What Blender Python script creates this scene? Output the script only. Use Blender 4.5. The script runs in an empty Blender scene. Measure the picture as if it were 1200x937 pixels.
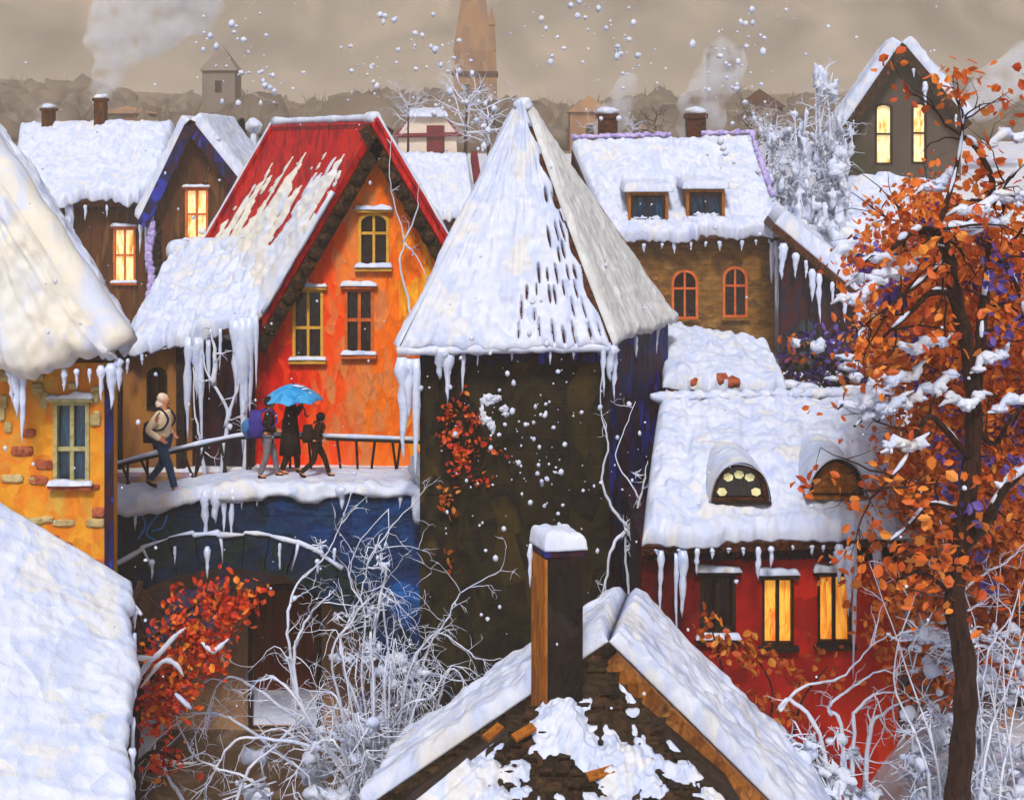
import bpy, bmesh, math, random
from mathutils import Vector, Matrix, noise
from mathutils.geometry import delaunay_2d_cdt
V = Vector
S = bpy.context.scene
COL = S.collection
R = math.radians

# ------------------------------------------------------------------ camera, sky, sun, exposure
HAZE = .0016
HC, F, HY = 13.0, 1600.0, 175.0          # eye height, focal length in picture units, horizon row
cam = bpy.data.cameras.new('camera')
co = bpy.data.objects.new('camera', cam); COL.objects.link(co)
co.location = (0, 0, HC); co.rotation_euler = (R(90), 0, 0)
cam.sensor_fit = 'HORIZONTAL'; cam.sensor_width = 36.0; cam.lens = 36.0 * F / 1200
cam.shift_y = -(468.5 - HY) / 1200
cam.clip_start = 0.1; cam.clip_end = 3000
S.camera = co

SUN_EL, SUN_AZ = 50.0, 183.0             # azimuth the light comes from, clockwise from +Y
w = bpy.data.worlds.new('World'); S.world = w; w.use_nodes = True
nt = w.node_tree; nt.nodes.clear()
out = nt.nodes.new('ShaderNodeOutputWorld'); bg = nt.nodes.new('ShaderNodeBackground')
sky = nt.nodes.new('ShaderNodeTexSky'); sky.sky_type = 'NISHITA'; sky.sun_disc = False
sky.sun_elevation = R(SUN_EL); sky.sun_rotation = R(SUN_AZ); sky.dust_density = 4.0; sky.air_density = 1.0
tc = nt.nodes.new('ShaderNodeTexCoord'); sep = nt.nodes.new('ShaderNodeSeparateXYZ')
nt.links.new(tc.outputs['Generated'], sep.inputs[0])
mr = nt.nodes.new('ShaderNodeMapRange'); mr.inputs[1].default_value = 0.16; mr.inputs[2].default_value = 0.6
nt.links.new(sep.outputs['Z'], mr.inputs[0])
mp = nt.nodes.new('ShaderNodeMapping'); mp.inputs['Scale'].default_value = (7, 7, 12)
nt.links.new(tc.outputs['Generated'], mp.inputs[0])
ns = nt.nodes.new('ShaderNodeTexNoise'); ns.inputs['Scale'].default_value = 1.7; ns.inputs['Detail'].default_value = 8
ns.inputs['Distortion'].default_value = 1.0
nt.links.new(mp.outputs[0], ns.inputs['Vector'])
rp = nt.nodes.new('ShaderNodeValToRGB')
el = rp.color_ramp.elements
el[0].position = .32; el[0].color = (0.20, 0.17, 0.135, 1)
el[1].position = .70; el[1].color = (0.55, 0.42, 0.31, 1)
e = el.new(.5); e.color = (0.35, 0.295, 0.235, 1)
nt.links.new(ns.outputs['Fac'], rp.inputs[0])
gain = nt.nodes.new('ShaderNodeVectorMath'); gain.operation = 'SCALE'; gain.inputs['Scale'].default_value = 9.2
nt.links.new(rp.outputs[0], gain.inputs[0])
mx = nt.nodes.new('ShaderNodeMix'); mx.data_type = 'RGBA'
nt.links.new(mr.outputs[0], mx.inputs[0]); nt.links.new(gain.outputs[0], mx.inputs[6]); nt.links.new(sky.outputs[0], mx.inputs[7])
nt.links.new(mx.outputs[2], bg.inputs['Color']); bg.inputs['Strength'].default_value = 0.10
nt.links.new(bg.outputs[0], out.inputs['Surface'])

sl = bpy.data.lights.new('sun', 'SUN'); sl.energy = 2.75; sl.angle = R(10); sl.color = (1.0, 0.985, 0.97)
so = bpy.data.objects.new('sun', sl); COL.objects.link(so)
az, elv = R(SUN_AZ), R(SUN_EL)
sdir = V((math.sin(az) * math.cos(elv), math.cos(az) * math.cos(elv), math.sin(elv)))
so.rotation_euler = sdir.to_track_quat('Z', 'Y').to_euler(); so.location = sdir * 60
vs = S.view_settings
vs.view_transform = 'Standard'; vs.look = 'None'; vs.exposure = 0.08; vs.gamma = 1.0; vs.use_curve_mapping = False
S.cycles.use_adaptive_sampling = True; S.cycles.adaptive_threshold = .03
S.cycles.max_bounces = 4; S.cycles.diffuse_bounces = 2; S.cycles.glossy_bounces = 2
S.cycles.transparent_max_bounces = 6; S.cycles.volume_bounces = 2
S.cycles.use_denoising = True

def P(px, py, d):
    return V(((px - 600) * d / F, d, HC - (py - HY) * d / F))

# ------------------------------------------------------------------ materials
def srgb(h):
    c = [int(h[i:i + 2], 16) / 255 for i in (0, 2, 4)]
    return tuple((x / 12.92 if x < .04045 else ((x + .055) / 1.055) ** 2.4) for x in c)

def brushy(name, cols, sc=(1, 1, 1), ns=1.6, vsc=5.0, mixv=.45, rough=.65, bump=.45, dist=.03, grad=None, brick=None, spec=.15, lo=.32, hi=.68):
    """Layered, stroke-like variation of several real colours, with a knife-worked relief."""
    m = bpy.data.materials.new(name); m.use_nodes = True
    n = m.node_tree; N = n.nodes.new; L = n.links.new
    b = n.nodes['Principled BSDF']; b.inputs['Roughness'].default_value = rough
    b.inputs['Specular IOR Level'].default_value = spec
    tc = N('ShaderNodeTexCoord'); mp = N('ShaderNodeMapping'); mp.inputs['Scale'].default_value = sc
    L(tc.outputs['Object'], mp.inputs[0])
    n1 = N('ShaderNodeTexNoise'); n1.inputs['Scale'].default_value = ns; n1.inputs['Detail'].default_value = 6; n1.inputs['Distortion'].default_value = .7
    L(mp.outputs[0], n1.inputs['Vector'])
    wv = N('ShaderNodeVectorMath'); wv.operation = 'MULTIPLY_ADD'; wv.inputs[1].default_value = (.35, .35, .35)
    L(n1.outputs['Color'], wv.inputs[0]); L(mp.outputs[0], wv.inputs[2])
    vo = N('ShaderNodeTexVoronoi'); vo.inputs['Scale'].default_value = vsc
    L(wv.outputs[0], vo.inputs['Vector'])
    sp = N('ShaderNodeSeparateColor'); L(vo.outputs['Color'], sp.inputs[0])
    mr = N('ShaderNodeMapRange'); mr.inputs[1].default_value = lo; mr.inputs[2].default_value = hi
    L(n1.outputs['Fac'], mr.inputs[0])
    mm = N('ShaderNodeMix'); mm.inputs[0].default_value = mixv
    L(mr.outputs[0], mm.inputs[2]); L(sp.outputs[0], mm.inputs[3])
    fac = mm.outputs[0]
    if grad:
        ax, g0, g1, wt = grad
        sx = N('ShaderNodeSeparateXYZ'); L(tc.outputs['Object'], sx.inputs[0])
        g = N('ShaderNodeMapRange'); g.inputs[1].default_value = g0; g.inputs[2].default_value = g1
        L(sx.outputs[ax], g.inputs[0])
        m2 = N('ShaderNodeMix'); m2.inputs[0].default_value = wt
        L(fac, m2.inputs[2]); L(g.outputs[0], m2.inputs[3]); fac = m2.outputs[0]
    r = N('ShaderNodeValToRGB'); el = r.color_ramp.elements
    k = len(cols)
    el[0].position = 0; el[0].color = (*srgb(cols[0]), 1); el[1].position = 1; el[1].color = (*srgb(cols[-1]), 1)
    for i in range(1, k - 1):
        e = el.new(i / (k - 1)); e.color = (*srgb(cols[i]), 1)
    L(fac, r.inputs[0]); colour = r.outputs[0]
    hsum = N('ShaderNodeMath'); hsum.operation = 'ADD'
    n2 = N('ShaderNodeTexNoise'); n2.inputs['Scale'].default_value = vsc * 2.2; n2.inputs['Detail'].default_value = 4
    L(wv.outputs[0], n2.inputs['Vector']); L(n2.outputs['Fac'], hsum.inputs[0]); L(vo.outputs['Distance'], hsum.inputs[1])
    h = hsum.outputs[0]
    if brick:
        bs, joint, amt = brick
        bm_ = N('ShaderNodeMapping'); bm_.inputs['Rotation'].default_value = (R(90), 0, 0); L(tc.outputs['Object'], bm_.inputs[0])
        wj = N('ShaderNodeVectorMath'); wj.operation = 'MULTIPLY_ADD'; wj.inputs[1].default_value = (.08, .08, .08)
        L(n1.outputs['Color'], wj.inputs[0]); L(bm_.outputs[0], wj.inputs[2])
        bt = N('ShaderNodeTexBrick'); bt.inputs['Scale'].default_value = bs; bt.inputs['Mortar Size'].default_value = .03; bt.inputs['Mortar Smooth'].default_value = .6
        L(wj.outputs[0], bt.inputs['Vector'])
        q = N('ShaderNodeMath'); q.operation = 'MULTIPLY'; q.inputs[1].default_value = amt; L(bt.outputs['Fac'], q.inputs[0])
        mc = N('ShaderNodeMix'); mc.data_type = 'RGBA'; L(q.outputs[0], mc.inputs[0]); L(colour, mc.inputs[6]); mc.inputs[7].default_value = (*srgb(joint), 1)
        colour = mc.outputs[2]
        h2 = N('ShaderNodeMath'); h2.operation = 'SUBTRACT'; L(h, h2.inputs[0]); L(q.outputs[0], h2.inputs[1]); h = h2.outputs[0]
    L(colour, b.inputs['Base Color'])
    bp = N('ShaderNodeBump'); bp.inputs['Strength'].default_value = bump; bp.inputs['Distance'].default_value = dist
    L(h, bp.inputs['Height']); L(bp.outputs[0], b.inputs['Normal'])
    return m

def leafy(name, cols, rough=.6):
    m = bpy.data.materials.new(name); m.use_nodes = True
    n = m.node_tree; N = n.nodes.new; L = n.links.new
    b = n.nodes['Principled BSDF']; b.inputs['Roughness'].default_value = rough
    g = N('ShaderNodeNewGeometry'); r = N('ShaderNodeValToRGB'); r.color_ramp.interpolation = 'CONSTANT'
    el = r.color_ramp.elements; k = len(cols)
    el[0].position = 0; el[0].color = (*srgb(cols[0]), 1); el[1].position = (k - 1) / k; el[1].color = (*srgb(cols[-1]), 1)
    for i in range(1, k - 1):
        e = el.new(i / k); e.color = (*srgb(cols[i]), 1)
    L(g.outputs['Random Per Island'], r.inputs[0]); L(r.outputs[0], b.inputs['Base Color'])
    tr = N('ShaderNodeBsdfTranslucent'); L(r.outputs[0], tr.inputs['Color']); ms = N('ShaderNodeMixShader'); ms.inputs[0].default_value = .35
    L(b.outputs[0], ms.inputs[1]); L(tr.outputs[0], ms.inputs[2]); L(ms.outputs[0], n.nodes['Material Output'].inputs['Surface'])
    return m

def lit(name, cols, strength, sc=(5, 5, 1.0)):
    m = brushy(name, cols, sc=sc, ns=1.5, vsc=3, bump=.2, rough=.4)
    b = m.node_tree.nodes['Principled BSDF']
    src = b.inputs['Base Color'].links[0].from_socket
    m.node_tree.links.new(src, b.inputs['Emission Color']); b.inputs['Emission Strength'].default_value = strength
    return m

M = {}
M['snow'] = brushy('snow', ['aab6dc', 'c4cde6', 'd0d6e4', 'b8c4e2', 'd2d2d2', 'c8d0e8'], sc=(1.2, 1.2, .45), ns=.9, vsc=3.6, mixv=.3, rough=.55, bump=.5, dist=.05)
M['snow_cream'] = brushy('cream_snow', ['b4c0de', 'd0d0cc', 'd8d2c4', 'c2cae0', 'd6d2c8', 'c8cede'], sc=(1, 1, .4), ns=.8, vsc=2.6, mixv=.25, rough=.55, bump=.45, dist=.05)
M['snow_shaded'] = brushy('shaded_snow', ['b2b5b6', 'c6c8ca', 'bcbebe', 'd0d2d6', 'c2c0b8'], sc=(1.4, 1.4, .5), ns=1, vsc=3.5, mixv=.4, rough=.55, bump=.5, dist=.05)  # shade put into the colour: greyer snow for the tower roof's right and back
M['frost'] = brushy('frost', ['b4bfe4', 'ccd4ea', 'd6dae4', 'a8b4e0'], ns=2, vsc=8, rough=.5, bump=.4, dist=.02)
M['ice'] = brushy('icicle_ice', ['b0c0ea', 'd0daf0', 'c2cef0'], ns=3, vsc=9, rough=.2, bump=.3, dist=.02, spec=.6)
M['lilac'] = brushy('lilac_snow', ['a596cc', 'bfb2dc', '8b7cc0', 'd0c8e6'], ns=3, vsc=8, rough=.6, bump=.5)
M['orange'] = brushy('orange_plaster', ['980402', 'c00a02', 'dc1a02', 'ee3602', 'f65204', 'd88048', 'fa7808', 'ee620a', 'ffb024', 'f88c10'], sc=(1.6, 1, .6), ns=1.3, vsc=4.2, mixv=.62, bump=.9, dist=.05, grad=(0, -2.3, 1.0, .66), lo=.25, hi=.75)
M['yellow'] = brushy('yellow_plaster', ['b8741a', 'd68a1c', 'e09a2a', 'd9781a', 'cba040', 'e0a83c'], sc=(1.2, 1, .8), ns=1.1, vsc=3.5, mixv=.5, bump=.7, dist=.04)
M['tower'] = brushy('dark_tower_stone', ['0e0c08', '1c160c', '2a210f', '14110a', '2e2611', '0f0d0b', '40320f', '211a0c'], sc=(1, 1, .6), ns=.8, vsc=2.6, mixv=.4, bump=.7, dist=.04, brick=(1.0, '100c0a', .08))
M['tower_side'] = brushy('blue_black_stone', ['10122e', '1c2266', '18142c', '3a1424', '101020', '2834a0', '2a1430'], sc=(1.3, 1.3, .7), ns=1.2, vsc=3.4, mixv=.6, bump=.7, dist=.04)
M['brown'] = brushy('brown_timber', ['2e1a0c', '4a280e', '5a3214', '3a220f', '6a4420', '4c2c18'], sc=(2.6, 2.6, .45), ns=1.1, vsc=3, mixv=.5, bump=.6, dist=.03)
M['annex'] = brushy('umber_plaster', ['5a4436', '86582c', 'a26c30', '926038', '74584a', 'ae7434'], sc=(2.2, 2, .5), ns=.9, vsc=2.6, mixv=.5, bump=.6, dist=.03)
M['ochre'] = brushy('ochre_stone', ['4a3012', '6c4a1c', '8a6024', '5c4020', '7c5a2c', 'a0723a'], sc=(1, 1, 1.5), ns=1.4, vsc=2.4, mixv=.65, bump=1, dist=.06, brick=(1.6, '3a2610', .15))
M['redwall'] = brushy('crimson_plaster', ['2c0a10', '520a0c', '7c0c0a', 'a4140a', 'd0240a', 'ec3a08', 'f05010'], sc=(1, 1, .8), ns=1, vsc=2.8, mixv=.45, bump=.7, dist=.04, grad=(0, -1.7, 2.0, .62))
M['hillhouse'] = brushy('olive_grey_plaster', ['33341c', '3a3826', '4c443a', '50463e', '564a42', '40362e'], sc=(1, 1, .6), ns=.9, vsc=2, mixv=.3, bump=.5, grad=(0, -2, 2, .6))
M['dark'] = brushy('dark_timber', ['140f0e', '231a14', '2c2018', '1a1420', '33261a'], sc=(1.5, 1.5, 1), ns=1.5, vsc=4, mixv=.5, bump=.7, dist=.03)
M['maroon'] = brushy('maroon_stone', ['180c14', '2c1020', '3c141c', '1c1a2e', '26222e', '441c1c'], sc=(1.5, 1.5, .7), ns=1.4, vsc=3.5, mixv=.6, bump=.7)
M['verge'] = brushy('verge_board', ['1a100a', '34200e', '120d0a', '4a3014', '281a0e'], sc=(2, 2, 2), ns=2, vsc=6, mixv=.6, bump=.8)
M['redroof'] = brushy('red_roof', ['6a0814', '8c0c1a', 'a81418', 'bc2018', '7c0a1c', 'b02824'], sc=(3.0, .6, .8), ns=1.2, vsc=3, mixv=.5, bump=.7, dist=.03, rough=.45)
M['tiles'] = brushy('umber_tiles', ['3a1e12', '5a3018', '2a1610', '6a3e22'], sc=(3, 3, 2), ns=2, vsc=6, bump=.8)
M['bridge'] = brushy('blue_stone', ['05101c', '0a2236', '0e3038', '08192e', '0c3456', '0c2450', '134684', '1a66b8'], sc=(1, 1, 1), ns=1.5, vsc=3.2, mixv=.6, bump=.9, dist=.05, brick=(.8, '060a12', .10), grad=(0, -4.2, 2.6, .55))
M['ring'] = brushy('blue_voussoir_stone', ['060e1c', '0c2040', '14261c', '081630', '0e2a4c', '0e1a44'], ns=1.5, vsc=3.4, mixv=.6, bump=.9, dist=.05)
M['bluepaint'] = brushy('bright_blue_paint', ['1c5aa8', '2a7ac0'], bump=.4)
M['bank'] = brushy('umber_bank_stone', ['7c5e4c', '9c7454', 'ac8460', '8e6c58', '9484a4', 'a47c5c'], sc=(1.3, 1, .7), ns=1.1, vsc=2.8, mixv=.5, bump=.7, dist=.04)
M['door'] = brushy('oxblood_door', ['4a1e12', '6a2a18', '783420', '5a2416'], sc=(4, 4, .6), ns=1.3, vsc=3, bump=.6)
M['wood'] = brushy('weathered_wood', ['5a3212', '7c4818', '9a5e22', '6a3c1c', 'a06a30', '3c2414'], sc=(2, 1.2, 1.2), ns=2.2, vsc=5, mixv=.6, bump=.8)
M['woodorange'] = brushy('amber_wood', ['6a3a0c', '96561a', 'a8661c', '7c4410', 'b87820'], sc=(3, 3, .7), ns=2, vsc=5, mixv=.6, bump=.7)
M['shingle'] = brushy('dark_shingles', ['17110d', '2a2016', '3a2c1a', '20180f', '4a3220', '1c1410'], sc=(1.6, 1.6, 1.6), ns=2, vsc=4.5, mixv=.6, bump=1, dist=.05)
M['chimney'] = brushy('sooty_chimney', ['0c0908', '17110d', '20160f', '0e0b0a', '2a1c12', '143038', '100c0a'], sc=(2, 2, .9), ns=1.4, vsc=3, mixv=.4, bump=.7)
M['frame_y'] = brushy('yellow_frame_paint', ['b8862a', 'd8a440', 'c89838'], ns=3, vsc=9, bump=.4)
M['frame_o'] = brushy('orange_frame_paint', ['a84818', 'c8602a', 'd87434'], ns=3, vsc=9, bump=.4)
M['frame_g'] = brushy('olive_frame_paint', ['8a8054', 'b0a878', '787048'], ns=3, vsc=9, bump=.4)
M['frame_d'] = brushy('dark_frame_paint', ['1c120c', '2c1c12', '140e0a'], ns=3, vsc=9, bump=.4)
M['glass'] = brushy('dark_glass', ['0c0806', '1c0f0a', '140c0c', '2c140a'], sc=(3, 3, 1), ns=2, vsc=4, rough=.12, bump=.15, spec=.6)
M['blueglass'] = brushy('blue_glass', ['0c1620', '12344a', '0e2434', '1c4a6a', '241810'], sc=(4, 4, .7), ns=2, vsc=3, rough=.12, bump=.15, spec=.6)
M['lit'] = lit('lit_window_glow', ['a86420', 'e8ac50', 'f8d898', 'fae4b0', 'd88c38'], .66)
M['litgold'] = lit('gold_window_glow', ['a84408', 'f09028', 'ffb848', 'd86414', 'ffd078'], .62)
M['litpale'] = lit('pale_window_glow', ['c8c89a', 'e0d8a0', 'b8b888'], .35)
M['cream_wall'] = brushy('cream_plaster', ['cbb9a8', 'd8c8b8', 'c4b09c'], ns=.6, vsc=1.2, bump=.4)
M['maroon_paint'] = brushy('maroon_paint', ['4c0a18', '6c1020', '3c0814'], ns=.8, vsc=2, bump=.4)
M['spire'] = brushy('hazed_church_stone', ['8e6a4c', '9c7650', '846450', '967050'], sc=(1, 1, .3), ns=.5, vsc=1, bump=.5)  # paled towards the air colour, so haze is painted into the stone
M['greystone'] = brushy('hazed_tower_stone', ['726860', '7e7268', '6a605a'], sc=(1, 1, .4), ns=.4, vsc=.8, bump=.4)  # lightened grey: the fading by distance sits in the colour
M['bark'] = brushy('dark_bark', ['1e100c', '2e1810', '3a2218', '180e0c', '4a3428'], sc=(4, 4, 1), ns=2, vsc=5, mixv=.5, bump=.9, dist=.03)
M['leaf_o'] = leafy('orange_leaves', ['d4640f', 'e27214', 'c4500c', 'e48424', 'c04a0e', 'd8641a', 'ec9434', 'dc7420'])
M['leaf_r'] = leafy('scarlet_leaves', ['cc2c0a', 'e24a0c', 'd83a0c', 'e8641a', 'a82008', 'f08a20'])
M['leaf_y'] = leafy('amber_leaves', ['c86418', 'd88024', 'c05418', 'e09434', 'b84810'])
M['leaf_p'] = leafy('violet_leaves_and_shade', ['4c3484', '5a3c9a', '3c2870', '7460b4'])  # painted shade in the autumn tree, plum leaves in the shrub
M['leaf_d'] = leafy('dark_evergreen', ['1a2414', '24301a', '2c2c18', '182014'])
M['leaf_far'] = leafy('far_hazed_twigs', ['786856', '807060', '726250', '84725e'])  # browns lightened close to the haze colour for a soft treeline
M['leaf_b'] = leafy('brown_twigs', ['3c2818', '4c341e', '2c1c14', '54402c'])
M['metal'] = brushy('dark_iron', ['141414', '221f1e', '1a1614'], ns=4, vsc=10, bump=.4, rough=.5)
M['hill'] = brushy('hazed_hill', ['76654f', '806c54', '6e5e4a', '847058'], ns=.03, vsc=.08, bump=.3)  # hill browns paled, adding haze by colour
M['ground'] = brushy('trodden_snow', ['a8b0d0', 'c6cadc', 'd0cecc', 'b6bcd6'], ns=.5, vsc=2, mixv=.35, rough=.6, bump=.7, dist=.08)
M['skin'] = brushy('skin', ['c8805c', 'd08a66'], ns=4, vsc=8, bump=.1)
M['hoodie'] = brushy('cream_cotton', ['ecd0a8', 'f4dfbe', 'e4c69c'], sc=(2, 2, 1), ns=3, vsc=6, bump=.4, rough=.85)
M['hood'] = brushy('pale_hair', ['e4c8ae', 'f0dcc8'], ns=6, vsc=14, bump=.6, rough=.8)
M['jeans'] = brushy('blue_denim', ['16283e', '223c5c', '1c3048'], sc=(2, 2, 1), ns=3, vsc=6, bump=.4, rough=.85)
M['navy'] = brushy('navy_canvas', ['10142a', '1a2040'], ns=5, vsc=10, bump=.4, rough=.8)
M['purple'] = brushy('purple_nylon', ['2c2266', '40348a', '352a76'], ns=4, vsc=8, bump=.4, rough=.6)
M['skyblue'] = brushy('sky_blue_nylon', ['2a5c94', '4478ae', '3668a0'], ns=4, vsc=8, bump=.4, rough=.6)
M['greycloth'] = brushy('grey_cloth', ['605a60', '787076', '6a646a'], ns=4, vsc=8, bump=.4, rough=.85)
M['coat'] = brushy('dark_brown_coat', ['1c1210', '2a1a16', '241a18'], sc=(3, 3, 1), ns=3, vsc=7, bump=.5, rough=.85)
M['coat2'] = brushy('umber_coat', ['20140c', '2e1c10', '180e0a'], sc=(3, 3, 1), ns=3, vsc=7, bump=.5, rough=.85)
M['umbrella'] = brushy('blue_umbrella_cloth', ['1468a8', '2a8cc8', '4aa4d8', '1c78b4'], sc=(2, 2, 2), ns=2, vsc=3, bump=.2, rough=.5)
M['boots'] = brushy('black_leather', ['0e0c0c', '1a1614'], ns=5, vsc=9, bump=.4, rough=.5)
M['brick'] = brushy('terracotta_brick', ['9a4a2a', 'b46040', '8a3e26', 'c07a58'], ns=4, vsc=8, bump=.7)
M['quoin'] = brushy('tan_stone', ['b09a6a', 'c4ae7c', 'a08a58', 'cebc90'], ns=3, vsc=7, bump=.7)

def smoke_mat():
    m = bpy.data.materials.new('chimney_smoke'); m.use_nodes = True
    n = m.node_tree; N = n.nodes.new; L = n.links.new
    n.nodes.remove(n.nodes['Principled BSDF'])
    pv = N('ShaderNodeVolumePrincipled'); pv.inputs['Color'].default_value = (.985, .98, .985, 1); pv.inputs['Anisotropy'].default_value = .1
    tc = N('ShaderNodeTexCoord'); t = N('ShaderNodeTexNoise'); t.inputs['Scale'].default_value = 1.5; t.inputs['Detail'].default_value = 3
    L(tc.outputs['Object'], t.inputs['Vector'])
    r = N('ShaderNodeMapRange'); r.inputs[1].default_value = .36; r.inputs[2].default_value = .62; r.inputs[3].default_value = 0.0; r.inputs[4].default_value = 2.2
    L(t.outputs['Fac'], r.inputs[0]); L(r.outputs[0], pv.inputs['Density'])
    L(pv.outputs[0], n.nodes['Material Output'].inputs['Volume'])
    return m
M['smoke'] = smoke_mat()

# ------------------------------------------------------------------ mesh building
def ico(sub):
    bm = bmesh.new(); bmesh.ops.create_icosphere(bm, subdivisions=sub, radius=1)
    vs = [v.co.copy() for v in bm.verts]; fs = [[v.index for v in f.verts] for f in bm.faces]
    bm.free(); return vs, fs
ICO = {1: ico(1), 2: ico(2), 3: ico(3)}

class MB:
    def __init__(s): s.v = []; s.f = []
    def add(s, vs, fs):
        o = len(s.v); s.v += [V(x) for x in vs]; s.f += [[o + i for i in f] for f in fs]; return s
    def box(s, a, b):
        x0, y0, z0 = a; x1, y1, z1 = b
        return s.add([(x0, y0, z0), (x1, y0, z0), (x1, y1, z0), (x0, y1, z0), (x0, y0, z1), (x1, y0, z1), (x1, y1, z1), (x0, y1, z1)],
                     [(0, 3, 2, 1), (4, 5, 6, 7), (0, 1, 5, 4), (1, 2, 6, 5), (2, 3, 7, 6), (3, 0, 4, 7)])
    def hexa(s, p):                       # eight corners, bottom ring then top ring
        return s.add(p, [(0, 3, 2, 1), (4, 5, 6, 7), (0, 1, 5, 4), (1, 2, 6, 5), (2, 3, 7, 6), (3, 0, 4, 7)])
    def beam(s, a, b, w, h, up=(0, 0, 1)):
        a, b = V(a), V(b); t = (b - a).normalized(); sd = t.cross(V(up)).normalized() * w / 2; u = sd.cross(t).normalized() * h / 2
        return s.hexa([a - sd - u, a + sd - u, b + sd - u, b - sd - u, a - sd + u, a + sd + u, b + sd + u, b - sd + u])
    def prism(s, poly, vec):
        n = len(poly); vec = V(vec); q = [V(p) for p in poly]
        return s.add(q + [p + vec for p in q], [list(range(n))[::-1], [n + i for i in range(n)]] + [(i, (i + 1) % n, n + (i + 1) % n, n + i) for i in range(n)])
    def ring(s, outer, inner, vec):
        n = len(outer); vec = V(vec); O = [V(p) for p in outer]; I = [V(p) for p in inner]
        vs = O + I + [p + vec for p in O] + [p + vec for p in I]; fs = []
        for i in range(n):
            j = (i + 1) % n
            fs += [(i, j, n + j, n + i), (2 * n + i, 3 * n + i, 3 * n + j, 2 * n + j), (i, 2 * n + i, 2 * n + j, j), (n + i, n + j, 3 * n + j, 3 * n + i)]
        return s.add(vs, fs)
    def tube(s, path, rad, seg=6):
        path = [V(p) for p in path]; n = len(path)
        if not hasattr(rad, '__len__'): rad = [rad] * n
        vs = []; ref = V((.31, .87, .2))
        for i, p in enumerate(path):
            t = (path[min(i + 1, n - 1)] - path[max(i - 1, 0)])
            t = t.normalized() if t.length > 1e-9 else V((0, 0, 1))
            a = ref - t * ref.dot(t)
            if a.length < .05: a = V((1, 0, 0)) - t * t.x
            a.normalize(); b = t.cross(a); ref = a
            for k in range(seg):
                g = 2 * math.pi * k / seg
                vs.append(p + (a * math.cos(g) + b * math.sin(g)) * rad[i])
        fs = [(i * seg + k, i * seg + (k + 1) % seg, (i + 1) * seg + (k + 1) % seg, (i + 1) * seg + k) for i in range(n - 1) for k in range(seg)]
        fs += [list(range(seg))[::-1], [(n - 1) * seg + k for k in range(seg)]]
        return s.add(vs, fs)
    def lump(s, c, r, seed=0, sub=2, rough=.3, freq=1.6):
        if not hasattr(r, '__len__'): r = (r, r, r)
        c = V(c); off = V((seed * 3.7, seed * 1.3, seed * 7.1)); iv, fs = ICO[sub]
        return s.add([c + V((v.x * r[0], v.y * r[1], v.z * r[2])) * (1 + rough * noise.noise(v * freq + off)) for v in iv], fs)
    def block(s, c, r, seed=0):
        c = V(c); off = V((seed * 3.7, seed * 1.3, 2.)); iv, fs = ICO[3]; vs = []
        for v in iv:
            m = max(abs(v.x), abs(v.y), abs(v.z)); q = v / m ** .8
            q = q * (1 + .13 * noise.noise(q * 1.3 + off)); vs.append(c + V((q.x * r[0], q.y * r[1], q.z * r[2])))
        return s.add(vs, fs)
    def leaf(s, p, size, rng):
        a = V((rng.gauss(0, 1), rng.gauss(0, 1), rng.gauss(0, 1))).normalized(); b = a.orthogonal().normalized()
        b = Matrix.Rotation(rng.random() * 6.28, 3, a) @ b; c = a.cross(b); p = V(p)
        l, wd = size, size * rng.uniform(.5, .75); u = a * l * .22
        return s.add([p - b * l, p - b * .45 * l - c * wd * .85 + u, p + b * .35 * l - c * wd + u * .7, p + b * l - u * .3, p + b * .35 * l + c * wd + u * .7, p - b * .45 * l + c * wd * .85 + u], [(0, 1, 2, 3), (0, 3, 4, 5)])

def obj(name, mb, mat, parent=None, loc=V((0, 0, 0)), smooth=False, fix=True):
    me = bpy.data.meshes.new(name)
    me.from_pydata([tuple(v - loc) for v in mb.v], [], mb.f)
    if fix:
        bm = bmesh.new(); bm.from_mesh(me); bmesh.ops.recalc_face_normals(bm, faces=bm.faces); bm.to_mesh(me); bm.free()
    me.materials.append(M[mat] if isinstance(mat, str) else mat)
    if smooth: me.polygons.foreach_set('use_smooth', [True] * len(me.polygons))
    o = bpy.data.objects.new(name, me); COL.objects.link(o)
    if parent is not None: o.parent = parent
    return o

class T:                                   # one thing: an Empty at its base, with parts under it
    def __init__(s, name, label, cat, loc, group=None):
        s.loc = V(loc); s.o = bpy.data.objects.new(name, None); COL.objects.link(s.o); s.o.location = s.loc
        s.o.empty_display_size = .2
        s.o['label'] = label; s.o['category'] = cat
        if group: s.o['group'] = group
    def part(s, name, mb, mat, parent=None, smooth=False, label=None, fix=True):
        o = obj(name, mb, mat, parent or s.o, s.loc, smooth, fix)
        if label: o['label'] = label
        return o
    def mesh(s, name, me, mat, parent=None, label=None):
        me.materials.clear(); me.materials.append(M[mat])
        me.polygons.foreach_set('use_smooth', [True] * len(me.polygons))
        o = bpy.data.objects.new(name, me); COL.objects.link(o); o.parent = parent or s.o
        if label: o['label'] = label
        return o

def single(name, label, cat, mb, mat, loc, group=None, smooth=False, kind=None):
    loc = V(loc); o = obj(name, mb, mat, None, loc, smooth); o.location = loc
    if kind: o['kind'] = kind
    if label: o['label'] = label
    if cat: o['category'] = cat
    if group: o['group'] = group
    return o

def structure(name, mb, mat, smooth=False):
    o = obj(name, mb, mat, None, V((0, 0, 0)), smooth); o['kind'] = 'structure'; return o

def inside(p, poly):
    c = False; n = len(poly)
    for i in range(n):
        (x1, y1), (x2, y2) = poly[i], poly[(i + 1) % n]
        if (y1 > p[1]) != (y2 > p[1]) and p[0] < (x2 - x1) * (p[1] - y1) / (y2 - y1) + x1: c = not c
    return c

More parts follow.
